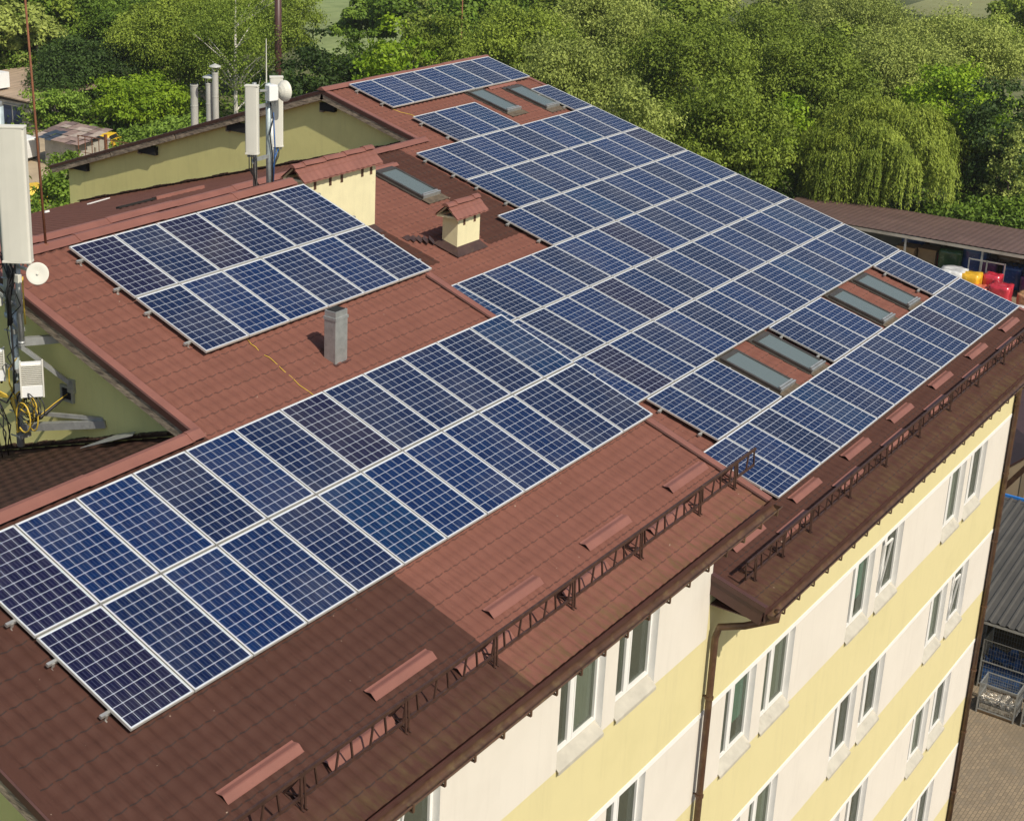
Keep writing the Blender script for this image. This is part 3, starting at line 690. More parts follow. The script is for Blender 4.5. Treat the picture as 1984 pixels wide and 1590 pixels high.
# ---------------------------------------------------------------- aerial masts
# far mast group on the ridge
m=thing('antenna_mast','three grey pipe mast clamped together on the ridge left of the long chimney','antenna mast',(11.6,5.15,1.5))
def lp(x,y,z): return (x-11.6,y-5.15,z-1.5)
for (x,zt) in ((11.22,3.72),(11.62,3.66),(11.93,3.0)):
    mb=MB();y=5.15 if x<11.9 else 5.35;mb.tube([lp(x,y,1.45),lp(x,y,zt)],.045 if x!=11.62 else .055,12);mb.build('pole',M['bluegrey'] if x==11.62 else M['zinc'],m,smooth=True)
for z in (2.24,3.25):
    mb=MB();mb.bar(lp(11.16,5.13,z),lp(11.66,5.13,z+.01),.035,.07);mb.bar(lp(11.6,5.13,z+.03),lp(11.98,5.33,z+.05),.035,.07)
    mb.tube([lp(11.0,5.0,z-.02),lp(11.3,5.3,z-.02)],.01,6);mb.tube([lp(11.9,5.2,z),lp(12.1,5.5,z)],.01,6);mb.build('clamp_arm',M['zinc'],m)
mb=MB();mb.tube([lp(11.62,5.2,3.6),lp(11.62,5.2,4.5)],[.014,.008],6);mb.build('whip_rod',M['antw'],m)
mb=MB()
for pts,mm in (([(11.6,5.08,3.3),(11.62,5.03,3.0),(11.55,5.06,2.7),(11.61,5.05,2.3),(11.63,5.06,1.6)],0),([(11.66,5.06,3.1),(11.68,5.04,2.4),(11.66,5.08,1.6)],1),([(11.84,5.1,2.35),(11.72,5.08,2.2),(11.63,5.06,2.0)],1)):
    mb.tube([lp(*q) for q in pts],.014,6,mm)
for i in range(4):
    x=10.98+.07*i;mb.tube([lp(x,5.08,2.42),lp(x+.02,5.1,2.1-.04*i),lp(11.2,5.12,1.85-.05*i),lp(11.5,5.2,1.55)],.011,6,0)
for i in range(3):
    x=12.0+.05*i;mb.tube([lp(x,5.3,2.42),lp(x-.02,5.3,2.15),lp(11.9,5.3,1.9),lp(11.7,5.25,1.6)],.011,6,0)
mb.build('cable_bundle',[M['cabB'],M['cabN']],m,smooth=True)
def antenna(x,y,z0,z1,w,d,rz,label):
    a=thing('panel_antenna',label,'panel antenna',(x,y,z0),'panel antennas on the roof masts',rz)
    mb=MB();H=z1-z0;pr=[(-w/2,d/2),(-w/2,-d*.38),(-w*.44,-d*.49),(-w*.2,-d*.52),(w*.2,-d*.52),(w*.44,-d*.49),(w/2,-d*.38),(w/2,d/2)]
    mb.prism([(p,q,0) for p,q in pr],(0,0,H));mb.build('radome',M['antw'],a,bevel=.012)
    mb=MB();mb.box((-w/2-.006,-d*.55,H-.02),(w/2+.006,d/2+.006,H+.012));mb.build('end_cap',M['antw'],a,bevel=.006);mb=MB();mb.box((-w/2-.004,-d*.52,-.015),(w/2+.004,d/2+.004,.02));mb.build('end_cap',M['antw'],a,bevel=.006)
    mb=MB()
    for i in range(5): mb.tube([(-w*.35+i*w*.17,.0,0),(-w*.35+i*w*.17,.0,-.07)],.016,8)
    mb.build('connector',M['zinc'],a)
    mb=MB()
    for z in (H*.12,H*.85): mb.box((-.05,d/2,z),(.05,d/2+.10,z+.07))
    mb.build('bracket',M['zinc'],a);return a
antenna(11.04,5.05,2.40,3.70,.25,.13,-1.12,'left white panel antenna on the far mast, seen half from its side')
antenna(12.02,5.30,2.36,3.72,.26,.13,-.80,'right white panel antenna on the far mast, behind the drum dish')
d=thing('dish_antenna','round white drum dish on the far mast seen from the side','dish antenna',(11.76,5.0,3.50))
mb=MB();ax=Vector((.72,-.15,-.02));mb.lathe((0,0,0),ax,[(-.02,.02),(0,.09),(.04,.15),(.10,.195),(.12,.205),(.15,.205),(.155,.19),(.16,.0)],28);mb.build('reflector',M['antw'],d,smooth=False)
mb=MB();mb.obox((-.19,.03,.0),(.10,-.02,0),(.02,.08,0),(0,0,.15));mb.obox((-.09,.015,-.02),(.035,0,0),(0,.05,0),(0,0,.12));mb.build('radio_unit',M['white'],d,bevel=.012)
mb=MB();mb.bar((-.28,.08,.05),(-.4,.14,.05),.04);mb.bar((-.1,.02,-.13),(-.05,.05,-.28),.03);mb.build('mount_arm',M['zinc'],d)
# rusty lightning rod
r=MB();r.tube([(5.87,5.0,1.68),(5.80,5.0,3.7),(5.70,5.0,6.4)],[.022,.020,.016],8);r.tube([(5.87,5.0,1.66),(5.87,5.0,1.72)],.05,8)
tag(r.build('lightning_rod',M['rust'],None,smooth=True),'tall thin rusty rod leaning slightly on the ridge by the left edge','lightning rod')
# near mast group in front of the olive gable
m=thing('antenna_mast','thick grey blue pipe mast with braces in front of the near olive gable wall','antenna mast',(4.3,3.98,-1.1))
def lq(x,y,z): return (x-4.3,y-3.98,z+1.1)
mb=MB();mb.tube([lq(4.3,3.98,-1.12),lq(4.3,3.98,1.15)],.062,14);mb.build('pole',M['bluegrey'],m,smooth=True)
mb=MB();mb.tube([lq(4.3,4.03,1.1),lq(4.3,4.03,4.35)],.085,14);mb.tube([lq(4.3,4.03,1.05),lq(4.3,4.03,1.12)],.10,14);mb.build('pole',M['bluegrey'],m,smooth=True)
mb=MB();mb.tube([lq(4.22,3.70,.72),lq(4.22,3.70,2.2)],.048,12);mb.tube([lq(4.22,3.70,.70),lq(4.22,3.70,.74)],.056,12);mb.build('pole',M['zinc'],m,smooth=True)
mb=MB();mb.tube([lq(4.3,4.03,4.3),lq(4.3,4.03,4.42)],.07,12);mb.build('pole_cap',M['zinc'],m)
mb=MB()
mb.bar(lq(4.3,3.9,.66),lq(4.9,3.48,.66),.09,.13);mb.bar(lq(4.32,3.88,.60),lq(4.9,3.36,-.10),.06,.07);mb.box(lq(4.84,3.42,-.22),lq(4.9,3.28,.0))
mb.bar(lq(4.32,3.95,-.80),lq(4.9,2.60,-.56),.10,.12);mb.bar(lq(4.36,3.95,-.55),lq(4.9,2.66,-.50),.05,.06)
mb.bar(lq(4.1,4.2,1.55),lq(4.25,3.68,1.22),.03,.04);mb.bar(lq(4.28,4.1,1.08),lq(4.22,3.72,.9),.05,.05)
mb.build('brace',M['zinc'],m)
for z in (-.92,-.5,.2,.85,1.3,1.7):
    mb=MB();mb.tube([lq(4.2,4.08,z),lq(4.2,3.84,z+.01)],.012,6);mb.tube([lq(4.4,4.08,z),lq(4.4,3.84,z+.01)],.012,6);mb.box(lq(4.19,3.84,z-.03),lq(4.41,3.88,z+.04));mb.build('clamp',M['zinc'],m)
rr=random.Random(5);mb=MB()
def rnd(p,a): return (p[0]+rr.uniform(-a,a),p[1]+rr.uniform(-a,a),p[2]+rr.uniform(-a,a))
mb.tube([lq(*q) for q in ((4.16,3.86,2.0),(4.14,3.84,1.5),(4.17,3.87,1.0),(4.15,3.84,.4),(4.14,3.86,-.1),(4.05,3.95,-.3),(4.0,4.1,-.25))],.017,8,0,True)
for i in range(9):
    mb.tube([lq(*rnd((4.18,3.75+.05*i-.1,2.1),.02)),lq(*rnd((4.16,3.75,1.8),.06)),lq(*rnd((4.15,3.85,1.5),.05)),lq(*rnd((4.15,3.86,1.0),.03))],.012,6,0)
for i in range(12):       # hanging loops under the radio units
    a0=rnd((4.12,3.45,-.12),.1);w=rr.uniform(.08,.26);dz=rr.uniform(.18,.5)
    pts=[lq(a0[0],a0[1]+w*math.cos(t),a0[2]-dz*.5+dz*.55*math.sin(t)) for t in [2*math.pi*j/14 for j in range(13)]]
    mb.tube(pts,.009 if i%3 else .013,6,0 if i%3 else 1,False)
for i in range(4):
    mb.tube([lq(*q) for q in ((4.1+.02*i,4.5,-.02-.04*i),(4.1,4.2,-.18-.03*i),(4.12,3.95-.03*i,-.22),(4.14,3.84,-.5),(4.12,3.82,-.8),(4.12,3.76-.02*i,-.72))],.014,6,1,False)
mb.tube([lq(*q) for q in ((4.1,3.5,-.5),(4.3,3.48,-.48),(4.6,3.47,-.36),(4.88,3.46,-.27))],.008,6,1)
mb.tube([lq(*q) for q in ((4.14,3.55,-.55),(4.34,3.5,-.52),(4.62,3.48,-.40),(4.88,3.47,-.29))],.024,6,0)
mb.tube([lq(*q) for q in ((4.12,3.46,1.85),(4.16,3.52,1.5),(4.2,3.56,1.05))],.012,6,1)
for i in range(5):
    mb.tube([lq(*rnd((4.1,4.3,-.2),.1)),lq(*rnd((4.05,4.2,-.5),.1)),lq(*rnd((4.1,4.1,-.8),.12)),lq(*rnd((4.2,4.2,-1.25),.1))],.011,6,0)
for i in range(8):      # tangle between the poles
    y=3.55+.5*rr.random();z=rr.uniform(-.9,2.0)
    mb.tube([lq(4.2,y,z+.35),lq(4.13+rr.uniform(-.05,.05),y+rr.uniform(-.15,.15),z+.15),lq(4.15,y+rr.uniform(-.25,.25),z-.1),lq(4.2,3.9,z-.35)],.009 if i%4 else .012,6,0 if i%5 else 1,False)
mb.build('cable_bundle',[M['cabB'],M['cabY']],m,smooth=True)
mb=MB();mb.tube([lq(4.35,4.46,.9),lq(4.35,4.46,2.3)],.05,12);mb.build('pole',M['bluegrey'],m,smooth=True)
mb=MB();mb.bar(lq(4.3,3.7,1.45),lq(4.33,4.46,1.5),.05,.07);mb.build('cross_arm',M['zinc'],m)
mb=MB();mb.bar(lq(4.26,3.45,.18),lq(4.3,4.35,.2),.05,.06);mb.build('cross_arm',M['zinc'],m)
for (yy,zz,a) in ((3.75,-.15,.14),(4.12,1.25,.12),(3.62,1.72,.10)):
    mb=MB();mb.box(lq(4.12,yy-a/2,zz),lq(4.20,yy+a/2,zz+a*1.3));mb.build('junction_box',M['antw'],m,bevel=.006)
antenna(4.12,3.54,2.08,4.14,.44,.16,-.98,'large white panel antenna at the left edge of the photo')
def rru(c,w,h,dd,rz,label):
    a=thing('radio_unit',label,'radio unit',c,'ribbed radio units on the near mast',rz)
    mb=MB();mb.box((-w/2,-dd/2,0),(w/2,dd/2,h*.36));mb.box((-w/2,-dd/2+.05,h*.36),(w/2,dd/2,h));mb.build('housing',M['white'],a,bevel=.01)
    mb=MB();n=11
    for i in range(n):
        z=h*(.38+.58*i/(n-1));mb.box((-w/2-.004,-dd/2,z-.008),(w/2+.004,-dd/2+.055,z+.006))
    for s in (-1,1): mb.box((s*w/2-.012,-dd/2-.01,0),(s*w/2+.012,dd/2,h*1.04))
    mb.build('cooling_fin',M['antw'],a)
    mb=MB()
    for i in range(5): mb.tube([(-w*.35+i*w*.17,0,0),(-w*.35+i*w*.17,0,-.06)],.018,8)
    mb.build('connector',M['black'],a)
rru((4.16,3.43,-.08),.34,.54,.17,-.70,'white ribbed radio unit right of the near mast pole')
rru((4.12,4.33,-.03),.36,.50,.18,-.70,'white ribbed radio unit left of the near mast pole')
d=thing('dish_antenna','flat white round dish facing the camera on the near mast','dish antenna',(4.12,3.10,1.97))
ax=Vector((-.62,-.62,.25)).normalized();mb=MB();mb.lathe((0,0,0),ax,[(-.09,.02),(-.07,.10),(-.03,.155),(.0,.168),(.02,.170),(.022,.160),(.012,.10),(.006,.03),(.004,0)],32);mb.build('reflector',M['antw'],d,smooth=True)
mb=MB();mb.tube([tuple(ax*.004),tuple(ax*.03)],.018,10);mb.build('feed',M['antw'],d)
mb=MB();mb.obox((.03,.14,.02),(.05,-.02,0),(.02,.06,0),(0,0,.07));mb.bar((.03,.18,.0),(.1,.62,-.02),.04);mb.build('mount_arm',M['zinc'],d)
v=thing('wall_vent','small grey framed wall vent on the near olive gable','wall vent',(4.88,3.46,-.4))
mb=MB();
mb.box((-.03,-.15,0),(.02,-.11,.27));mb.box((-.03,.11,0),(.02,.15,.27));mb.box((-.03,-.11,.23),(.02,.11,.27));mb.box((-.03,-.11,0),(.02,.11,.04));mb.build('frame',M['zinc'],v)
mb=MB()
for i in range(6): mb.prism([(-.02,-.11,.05+.031*i),(.0,-.11,.07+.031*i),(.004,-.11,.066+.031*i),(-.016,-.11,.046+.031*i)],(0,.22,0))
mb.box((.004,-.11,.04),(.012,.11,.23));mb.build('louvre',M['black'],v)
# flues behind the far gable
for i,(x,y,zb,zt,r,lab,cap) in enumerate(((24.0,19.35,-2.0,.50,.125,'plain rusty topped steel flue, leftmost of the three behind the gable',0),(24.0,18.69,-1.8,.62,.11,'steel flue with a conical rain cap, lower of the two capped ones',1),(24.0,18.42,-1.8,.98,.10,'steel flue with a conical rain cap, the tallest of the three',1))):
    f=thing('flue',lab,'flue',(x,y,zb));H=zt-zb
    mb=MB();mb.tube([(0,0,0),(0,0,H)],r,20);
    for z in (H*.45,H*.72,H-.05): mb.tube([(0,0,z),(0,0,z+.03)],r*1.06,20)
    mb.build('pipe',M['steel'],f,smooth=False)
    mb=MB();mb.tube([(0,0,H+.001),(0,0,H+.006)],r*.85,20);mb.build('opening',M['black'],f)
    if cap:
        mb=MB();mb.lathe((0,0,H+.17),(0,0,1),[(0,r*1.9),(.02,r*1.85),(.10,.01)],20)
        for k in range(4):
            a=k*math.pi/2+.4;mb.bar((r*.9*math.cos(a),r*.9*math.sin(a),H-.02),(r*1.1*math.cos(a),r*1.1*math.sin(a),H+.18),.015)
        mb.build('rain_cap',M['steel'],f)
LX=[(14.85,3.97),(16.1,3.95),(19.23,10.29),(20.56,10.9),(18.94,12.07),(19.12,12.09),(17.6,3.7)]
LOOSE=[(MBk,(LX[0]),(LX[1]),.13,.05,'black','long dark metal strip lying on the back roof behind the upper ridge'),
 (MBk,(LX[2]),(LX[3]),.10,.03,'trim','short pale plank lying by the wall foot on the back roof'),(MBk,(LX[4]),(LX[5]),.10,.06,'trim','small white scrap on the back roof near its left end'),
 (MBk,(LX[1]),(LX[6]),.22,.09,'strip','reddish ridge piece lying beside the dark strip on the back roof')]
# loose pieces on the weathered back roof
for P,p,q,w,h,mm,lab in LOOSE:
    mb=MB();a=P(p[0],p[1],.03);b=P(q[0],q[1],.03);mb.bar(a,b,w,h,up=(0,.27,.96));tag(mb.build('loose_plank',M[mm]),lab,'plank')
mb=MB();mb.prism([(4.35,2.6,-.80),(4.66,1.75,-.46),(4.78,1.8,-.45),(4.80,2.2,-.60)],(0,0,.012));tag(mb.build('loose_sheet',M['zinc']),'pale thin sheet lying at the foot of the near olive gable','metal sheet')

# ---------------------------------------------------------------- ground
def plane(name,pts,z,m,kind='structure',label=None,cat=None):
    mb=MB();mb.add([(x,y,z) for x,y in pts],[tuple(range(len(pts)))]);return tag(mb.build(name,m),label,cat,None,kind)
gm_,n,p,o=nt('grass_ground');v=geo_pos(n)
c=mixc(n,ramp(n,noise(n,.035,6,v,.65),.35,.65),(.055,.075,.02),(.20,.21,.09));c=mixc(n,ramp(n,noise(n,1.5,5,v,.7),.3,.7),c,mixc(n,1,c,(.6,.62,.5),'MULTIPLY'))
n.links.new(c,p.inputs['Base Color']);p.inputs['Roughness'].default_value=.95
plane('ground',[(-900,-900),(1500,-900),(1500,1500),(-900,1500)],ZG,gm_)
plane('yard_pavement',[(-8,-60),(96,-60),(96,30),(-8,30)],ZG+.006,M['pave'])
plane('sandy_road',[(45,60),(60,55),(110,100),(100,125),(70,125)],ZG+.01,M['sand'])
plane('meadow',[(140,108),(175,100),(210,160),(165,170)],ZG+.01,mat('meadow_grass',(.22,.27,.10),.95,var=.2,vs=.05,dark=(.14,.19,.06),ds=(.3,.5,.7)))
plane('meadow',[(225,40),(280,30),(300,75),(240,72)],ZG+.01,mat('dry_meadow',(.20,.21,.085),.95,var=.2,vs=.05,dark=(.2,.2,.08),ds=(.3,.5,.7)))
# ---------------------------------------------------------------- long open shed with stored goods
s=thing('storage_shed','long open fronted shed with brown sheet roof below the willow','shed',(91,14,ZG))
def ls(x,y,z): return (x-91,y-14,z-ZG)
mb=MB();n=260
for i in range(n):
    ya=-26+53*i/n;yb=-26+53*(i+1)/n;a=.022*(i%2);b=.022*((i+1)%2)
    mb.add([ls(88,ya,-17.15+a),ls(88,yb,-17.15+b),ls(95.5,yb,-17.42+b),ls(95.5,ya,-17.42+a)],[(0,1,2,3)])
mb.build('roof',M['shedroof'],s)
mb=MB();mb.bar(ls(88.05,-26,-17.32),ls(88.05,27,-17.32),.06,.2);mb.build('fascia',M['concrete'],s)
for y in (-6,-.5,5.0,12.1,17.0,21.8,26.8):
    mb=MB();mb.box(ls(88.1,y-.06,ZG),ls(88.22,y+.06,-17.3));mb.build('post',M['zinc'],s)
mb=MB();mb.box(ls(95.2,-26,ZG),ls(95.4,27,-17.5));mb.build('rear_wall',M['concrete'],s)
g=thing('steel_frame','empty grey steel rack frame standing under the front of the long shed','rack',(87.6,11.6,ZG))
mb=MB()
for y in (-1.1,0,1.1): mb.bar((0,y,0),(0,y,2.35),.07)
mb.bar((0,-1.1,2.3),(0,1.1,2.3),.07);mb.bar((0,-1.1,.9),(0,1.1,.9),.06);mb.build('tube_frame',M['zinc'],g)
def wrapped(x,y,w,h,c,label,name='wrapped_pallet'):
    a=thing(name,label,'wrapped pallet',(x,y,ZG),'film wrapped pallets stored at the long shed')
    me=bpy.data.meshes.new('load');import bmesh
    bm=bmesh.new();bmesh.ops.create_cube(bm,size=1);bmesh.ops.subdivide_edges(bm,edges=bm.edges[:],cuts=5,use_grid_fill=True)
    rg=random.Random(x*31+y)
    for vv in bm.verts:
        k=vv.co.copy();q=max(abs(k.x),abs(k.y));r=.92 if (abs(k.x)>.45 and abs(k.y)>.45) else 1
        vv.co=Vector((k.x*w*r+rg.uniform(-.03,.03),k.y*w*r+rg.uniform(-.03,.03),(k.z+.5)*h+.14+ (rg.uniform(-.05,.05))*(k.z>0)))
    bm.to_mesh(me);bm.free();me.materials.append(c);ob=link(bpy.data.objects.new('load',me),a)
    for pl in me.polygons: pl.use_smooth=True
    mb=MB()
    for yy in (-.45,0,.45): mb.box((-.55,yy*w-.06,0),(.55,yy*w+.06,.09))
    for xx in (-.5,-.25,0,.25,.5): mb.box((xx*w-.05,-.5*w,.09),(xx*w+.05,.5*w,.125))
    mb.build('pallet',M['pallet'],a)
RED=wrap('red_film_goods',(.50,.03,.05));ORG=wrap('coral_film_goods',(.60,.14,.09));YEL=wrap('yellow_bags',(.75,.42,.02));WHT=wrap('white_film_goods',(.62,.62,.60));GRN=wrap('green_goods',(.04,.12,.04));BLU=wrap('blue_goods',(.02,.07,.25));PUR=wrap('purple_goods',(.14,.03,.13));BRN=wrap('brown_goods',(.35,.2,.1))
for x,y,w,h,c,l in ((86.0,13.1,1.5,1.75,WHT,'white film wrapped pallet, leftmost in the sun by the shed'),(86.0,12.0,1.2,1.7,YEL,'bright yellow pallet load between the white and the red ones'),
 (86.8,10.9,1.05,1.65,RED,'dark pink pallet load behind the coral one'),(85.2,11.15,1.1,1.2,ORG,'coral red film wrapped pallet in the front'),(85.3,9.95,1.25,1.5,RED,'red pallet load with a white film top, right of the coral one'),
 (86.2,8.6,1.0,1.0,BRN,'small brown pallet load at the right photo edge'),(87.2,7.6,1.2,1.2,YEL,'yellow load at the right photo edge behind the brown one'),(84.6,8.4,1.1,.5,WHT,'low white bundle at the right photo edge'),(86.9,15.3,1.0,1.0,ORG,'low red pink load beside the far roof edge'),
 (90.6,14.6,1.5,1.9,GRN,'green wrapped load in the shade of the long shed'),(91.0,13.2,1.5,2.2,BLU,'dark blue wrapped load in the shade of the long shed'),(90.6,12.2,1.1,1.5,PUR,'purple wrapped load in the shade of the long shed'),(91.2,15.9,1.6,1.4,RED,'dark red load under the roof beside the cardboard boxes'),(90.4,10.6,1.2,1.5,BLU,'blue grey load behind the steel rack'),(90.8,8.2,1.4,1.4,GRN,'dark green load at the right end under the shed roof'),
 (89.6,9.3,1.1,1.2,PUR,'purple load right of the steel rack under the shed roof'),(92.4,11.4,1.5,1.7,BRN,'brown load deep inside the shed behind the rack'),(89.4,7.0,1.3,1.1,WHT,'pale film load at the far right under the shed roof'),
 (87.9,14.6,1.1,.9,PUR,'low purple load behind the white wrapped one'),(92.2,17.6,1.6,2.0,BLU,'dark blue stack deep inside the shed behind the cardboard crates')):
    wrapped(x,y,w,h,c,l)
for x,y,l in ((90.2,17.4,'left brown cardboard crate under the shed roof'),(90.6,16.1,'right brown cardboard crate under the shed roof')):
    a=thing('cardboard_crate',l,'crate',(x,y,ZG));mb=MB();mb.box((-.6,-.58,.12),(.6,.58,1.75));mb.build('box',M['card'],a,bevel=.02)
    mb=MB();mb.box((-.63,-.61,1.66),(.63,.61,1.78));mb.build('lid',M['card'],a);mb=MB();mb.box((-.6,-.55,0),(.6,.55,.12));mb.build('pallet',M['pallet'],a)
# ---------------------------------------------------------------- grey canopy beside the block
s=thing('canopy','grey corrugated sheet canopy over the storage yard right of the block','canopy',(44,-6,ZG))
def lc(x,y,z): return (x-44,y+6,z-ZG)
mb=MB();y=-16.0;prof=[];w=.30
zf,zr=-17.42,-16.38
ys=[]
while y<4.5: ys+=[(y,0),(y+.045,.05),(y+.10,.05),(y+.145,0)];y+=w
V=[lc(39.7,a,zf+h) for a,h in ys]+[lc(48.1,a,zr+h) for a,h in ys];k=len(ys)
mb.add(V,[(i,i+1,k+i+1,k+i) for i in range(k-1)]);mb.build('roof',M['greyroof'],s)
mb=MB();mb.bar(lc(39.74,-16,zf-.09),lc(39.74,4.5,zf-.09),.05,.10);mb.build('front_edge',M['zinc'],s)
mb=MB();mb.bar(lc(48.15,-16,zr+.06),lc(48.15,4.5,zr+.06),.10,.10);mb.build('rear_trim',mat('bright_blue_trim',(.03,.20,.60),.4),s)
for y in (-15,-10,-5.2,-.4,4.2):
    mb=MB();mb.box(lc(39.9,y-.05,ZG),lc(40.0,y+.05,zf-.1));mb.build('post',M['zinc'],s)
mb=MB();mb.box(lc(47.9,-16,ZG),lc(48.05,4.5,zr-.02));mb.box(lc(40,4.5,ZG),lc(48,4.6,zf));mb.build('rear_wall',M['black'],s)
# brown roofed hall behind it with a pale clad wall
s=thing('hall','brown roofed hall with pale corrugated wall behind the grey canopy','hall',(62,-6,ZG))
def lh(x,y,z): return (x-62,y+6,z-ZG)
mb=MB();mb.prism([lh(49.9,1.8,-17.9),lh(50.4,-1.2,-15.0),lh(61,-1.5,-14.6),lh(61,6,-16.5),lh(56,4.5,-17.2)],(0,0,.08));mb.build('roof',M['stripD'],s)
mb=MB();hp=[(50.25,1.7,-17.85),(50.7,-1.1,-15.05),(60.8,-1.3,-14.7),(60.8,5.8,-16.55),(56.1,4.3,-17.2)]
for i in range(5):
    p,q=hp[i],hp[(i+1)%5];mb.add([lh(p[0],p[1],ZG),lh(q[0],q[1],ZG),lh(*q),lh(*p)],[(0,1,2,3)])
mb.build('wall',M['sand'],s)
mb=MB();mb.bar(lh(49.95,.4,-17.72),lh(50.0,-1.25,-15.05),.12,.2);mb.build('verge_board',M['gutter'],s)
mb=MB();yy=-14.0
while yy<2.0: mb.box(lh(50.6+.03*(int(yy*5)%2),yy,ZG),lh(50.7,yy+.2,-16.0+(-.35*max(0,yy+1.2))));yy+=.2
mb.build('clad_wall',M['sand'],s)
# mesh box pallets
mbx=M['zinc']
def cage(x,y,w,d,h,z0,label,fill,fh,open_=True):
    a=thing('mesh_container',label,'mesh container',(x,y,ZG+z0),'wire mesh containers in the yard')
    mb=MB()
    for i in (0,1):
        for j in (0,1): mb.bar((i*w,j*d,.0),(i*w,j*d,h),.045)
    for z in (.14,h*.55,h-.02):
        mb.bar((0,0,z),(w,0,z),.035);mb.bar((0,d,z),(w,d,z),.035);mb.bar((0,0,z),(0,d,z),.035);mb.bar((w,0,z),(w,d,z),.035)
    mb.build('frame',mbx,a)
    mb=MB();k=0
    for i in range(1,18):
        mb.bar((0,d*i/18,.14),(0,d*i/18,h),.006);mb.bar((w,d*i/18,.14),(w,d*i/18,h),.006)
        mb.bar((w*i/18,0,.14),(w*i/18,0,h),.006);mb.bar((w*i/18,d,.14),(w*i/18,d,h),.006)
    for i in range(1,10):
        z=.14+(h-.14)*i/10;mb.bar((0,0,z),(w,0,z),.006);mb.bar((0,d,z),(w,d,z),.006);mb.bar((0,0,z),(0,d,z),.006);mb.bar((w,0,z),(w,d,z),.006)
    mb.build('wire_mesh',mbx,a)
    me=MB();rg=random.Random(int(x*7+y*3));g=9;hs=[[fh*(.75+.4*rg.random()) for _ in range(g+1)] for _ in range(g+1)]
    V=[(w*(.04+.92*i/g),d*(.04+.92*j/g),hs[i][j]) for i in range(g+1) for j in range(g+1)]
    me.add(V,[(i*(g+1)+j,(i+1)*(g+1)+j,(i+1)*(g+1)+j+1,i*(g+1)+j+1) for i in range(g) for j in range(g)]);me.box((w*.05,d*.05,.12),(w*.95,d*.95,fh*.72))
    me.build('contents',fill,a)
    mb=MB()
    for xx in (.1,.5,.9): mb.box((w*xx-.05,0,0),(w*xx+.05,d,.06))
    mb.box((0,0,.06),(w,d,.12));mb.build('pallet',M['pallet'],a)
FOIL=mat('crumpled_film',(.55,.50,.42),.18,.25,var=.5,vs=9,dark=(.2,.14,.08),ds=(7,.5,.6),bump=1.5,bs=16,coat=.5)
cage(38.45,-4.25,.85,1.18,1.15,0,'half full mesh container with crumpled clear film nearest the building corner',FOIL,.50)
cage(38.5,-5.75,.85,1.25,1.15,0,'mesh container with clear film at the right photo edge',FOIL,.45)
cage(40.1,-4.2,1.1,1.6,1.9,0,'tall mesh container full of blue straps behind the film container',M['blue'],1.15)
cage(40.1,-2.35,1.1,1.2,1.0,0,'mesh container of blue straps close to the brown corner pipe',M['blue'],.8)
cage(40.1,-2.35,1.1,1.2,1.0,1.06,'mesh container of blue straps stacked on the one by the corner pipe',M['blue'],.8)
# ---------------------------------------------------------------- left background yard
s=thing('workshop','low grey workshop with pale sheet roof and dark gate at the left edge','workshop',(82,103,ZG))
def lw(x,y,z): return (x-82,y-103,z-ZG)
mb=MB();mb.box(lw(82,98.9,ZG),lw(90,110,-17.6));mb.build('wall',M['concrete'],s)
mb=MB();mb.prism([lw(81.6,98.2,-17.35),lw(81.6,111,-16.9),lw(92,111,-16.3),lw(92,97.6,-16.7)],(0,0,.12));mb.build('roof',mat('pale_sheet_roof',(.36,.27,.19),.8,var=.3,vs=.8,stretch=(.3,4,1)),s)
mb=MB();mb.box(lw(81.9,100.0,ZG),lw(81.97,102.6,-18.0));mb.build('gate',M['navy'],s);mb=MB();mb.box(lw(81.85,101.2,ZG),lw(81.9,101.3,-18.0));mb.box(lw(81.85,99.9,-18.0),lw(81.97,102.7,-17.9));mb.build('gate_frame',M['zinc'],s)
s=thing('sign_box','white box sign with orange ring emblem on the workshop roof','sign',(82.2,107.0,-16.7))
mb=MB();mb.box((0,-3.3,0),(1.5,2.5,1.5));mb.build('panel',M['white'],s)
mb=MB();mb.lathe((-.02,-2.25,.78),(1,0,0),[(0,.22),(0,.30),(.01,.30),(.01,.22)],20);mb.prism([(-.015,-2.25-.09,.74),(-.015,-2.25,.62),(-.015,-2.25+.09,.74),(-.015,-2.25,.95)],(.01,0,0));mb.build('emblem',mat('orange_emblem',(.70,.33,.05),.5),s)
mb=MB();mb.box((-.02,-1.4,.2),(.0,1.9,.45));mb.lathe((-.02,-1.2,.7),(1,0,0),[(0,0),(0,.4),(.01,.4)],20);mb.build('blue_mark',mat('pale_blue_mark',(.15,.42,.62),.5),s)
s=thing('tool_shed','low grey shed with a patched roof of old sheets and stones','shed',(75,85,ZG))
def lt(x,y,z): return (x-75,y-85,z-ZG)
mb=MB();mb.prism([lt(73.3,86.3,ZG),lt(73.3,82.3,ZG),lt(73.3,82.3,-17.95),lt(73.3,86.3,-17.85)],(4,0,0));mb.build('wall',M['concrete'],s)
rg=random.Random(9);patch=[mat('patch_a',(.27,.19,.16),.9,var=.3,vs=2),mat('patch_b',(.37,.30,.25),.9,var=.3,vs=2),mat('patch_c',(.16,.11,.10),.9,var=.3,vs=2),mat('grey_tarp',(.035,.05,.075),.6,var=.3)]
mb=MB()
for i in range(6):
    for j in range(7):
        x0=72.8+i*.75;y0=87.6-j*.88+i*.12;z0=-17.80+.10*i+rg.uniform(-.03,.08);k=rg.choice([0,0,1,1,2])
        if 0<=i<=2 and 1<=j<=2: k=3
        mb.add([lt(x0,y0,z0),lt(x0+.86,y0+rg.uniform(-.1,.1),z0+.11),lt(x0+.86,y0-.95,z0+.10),lt(x0,y0-.95+rg.uniform(-.1,.1),z0)],[(0,1,2,3)],k)
mb.build('roof',patch,s)
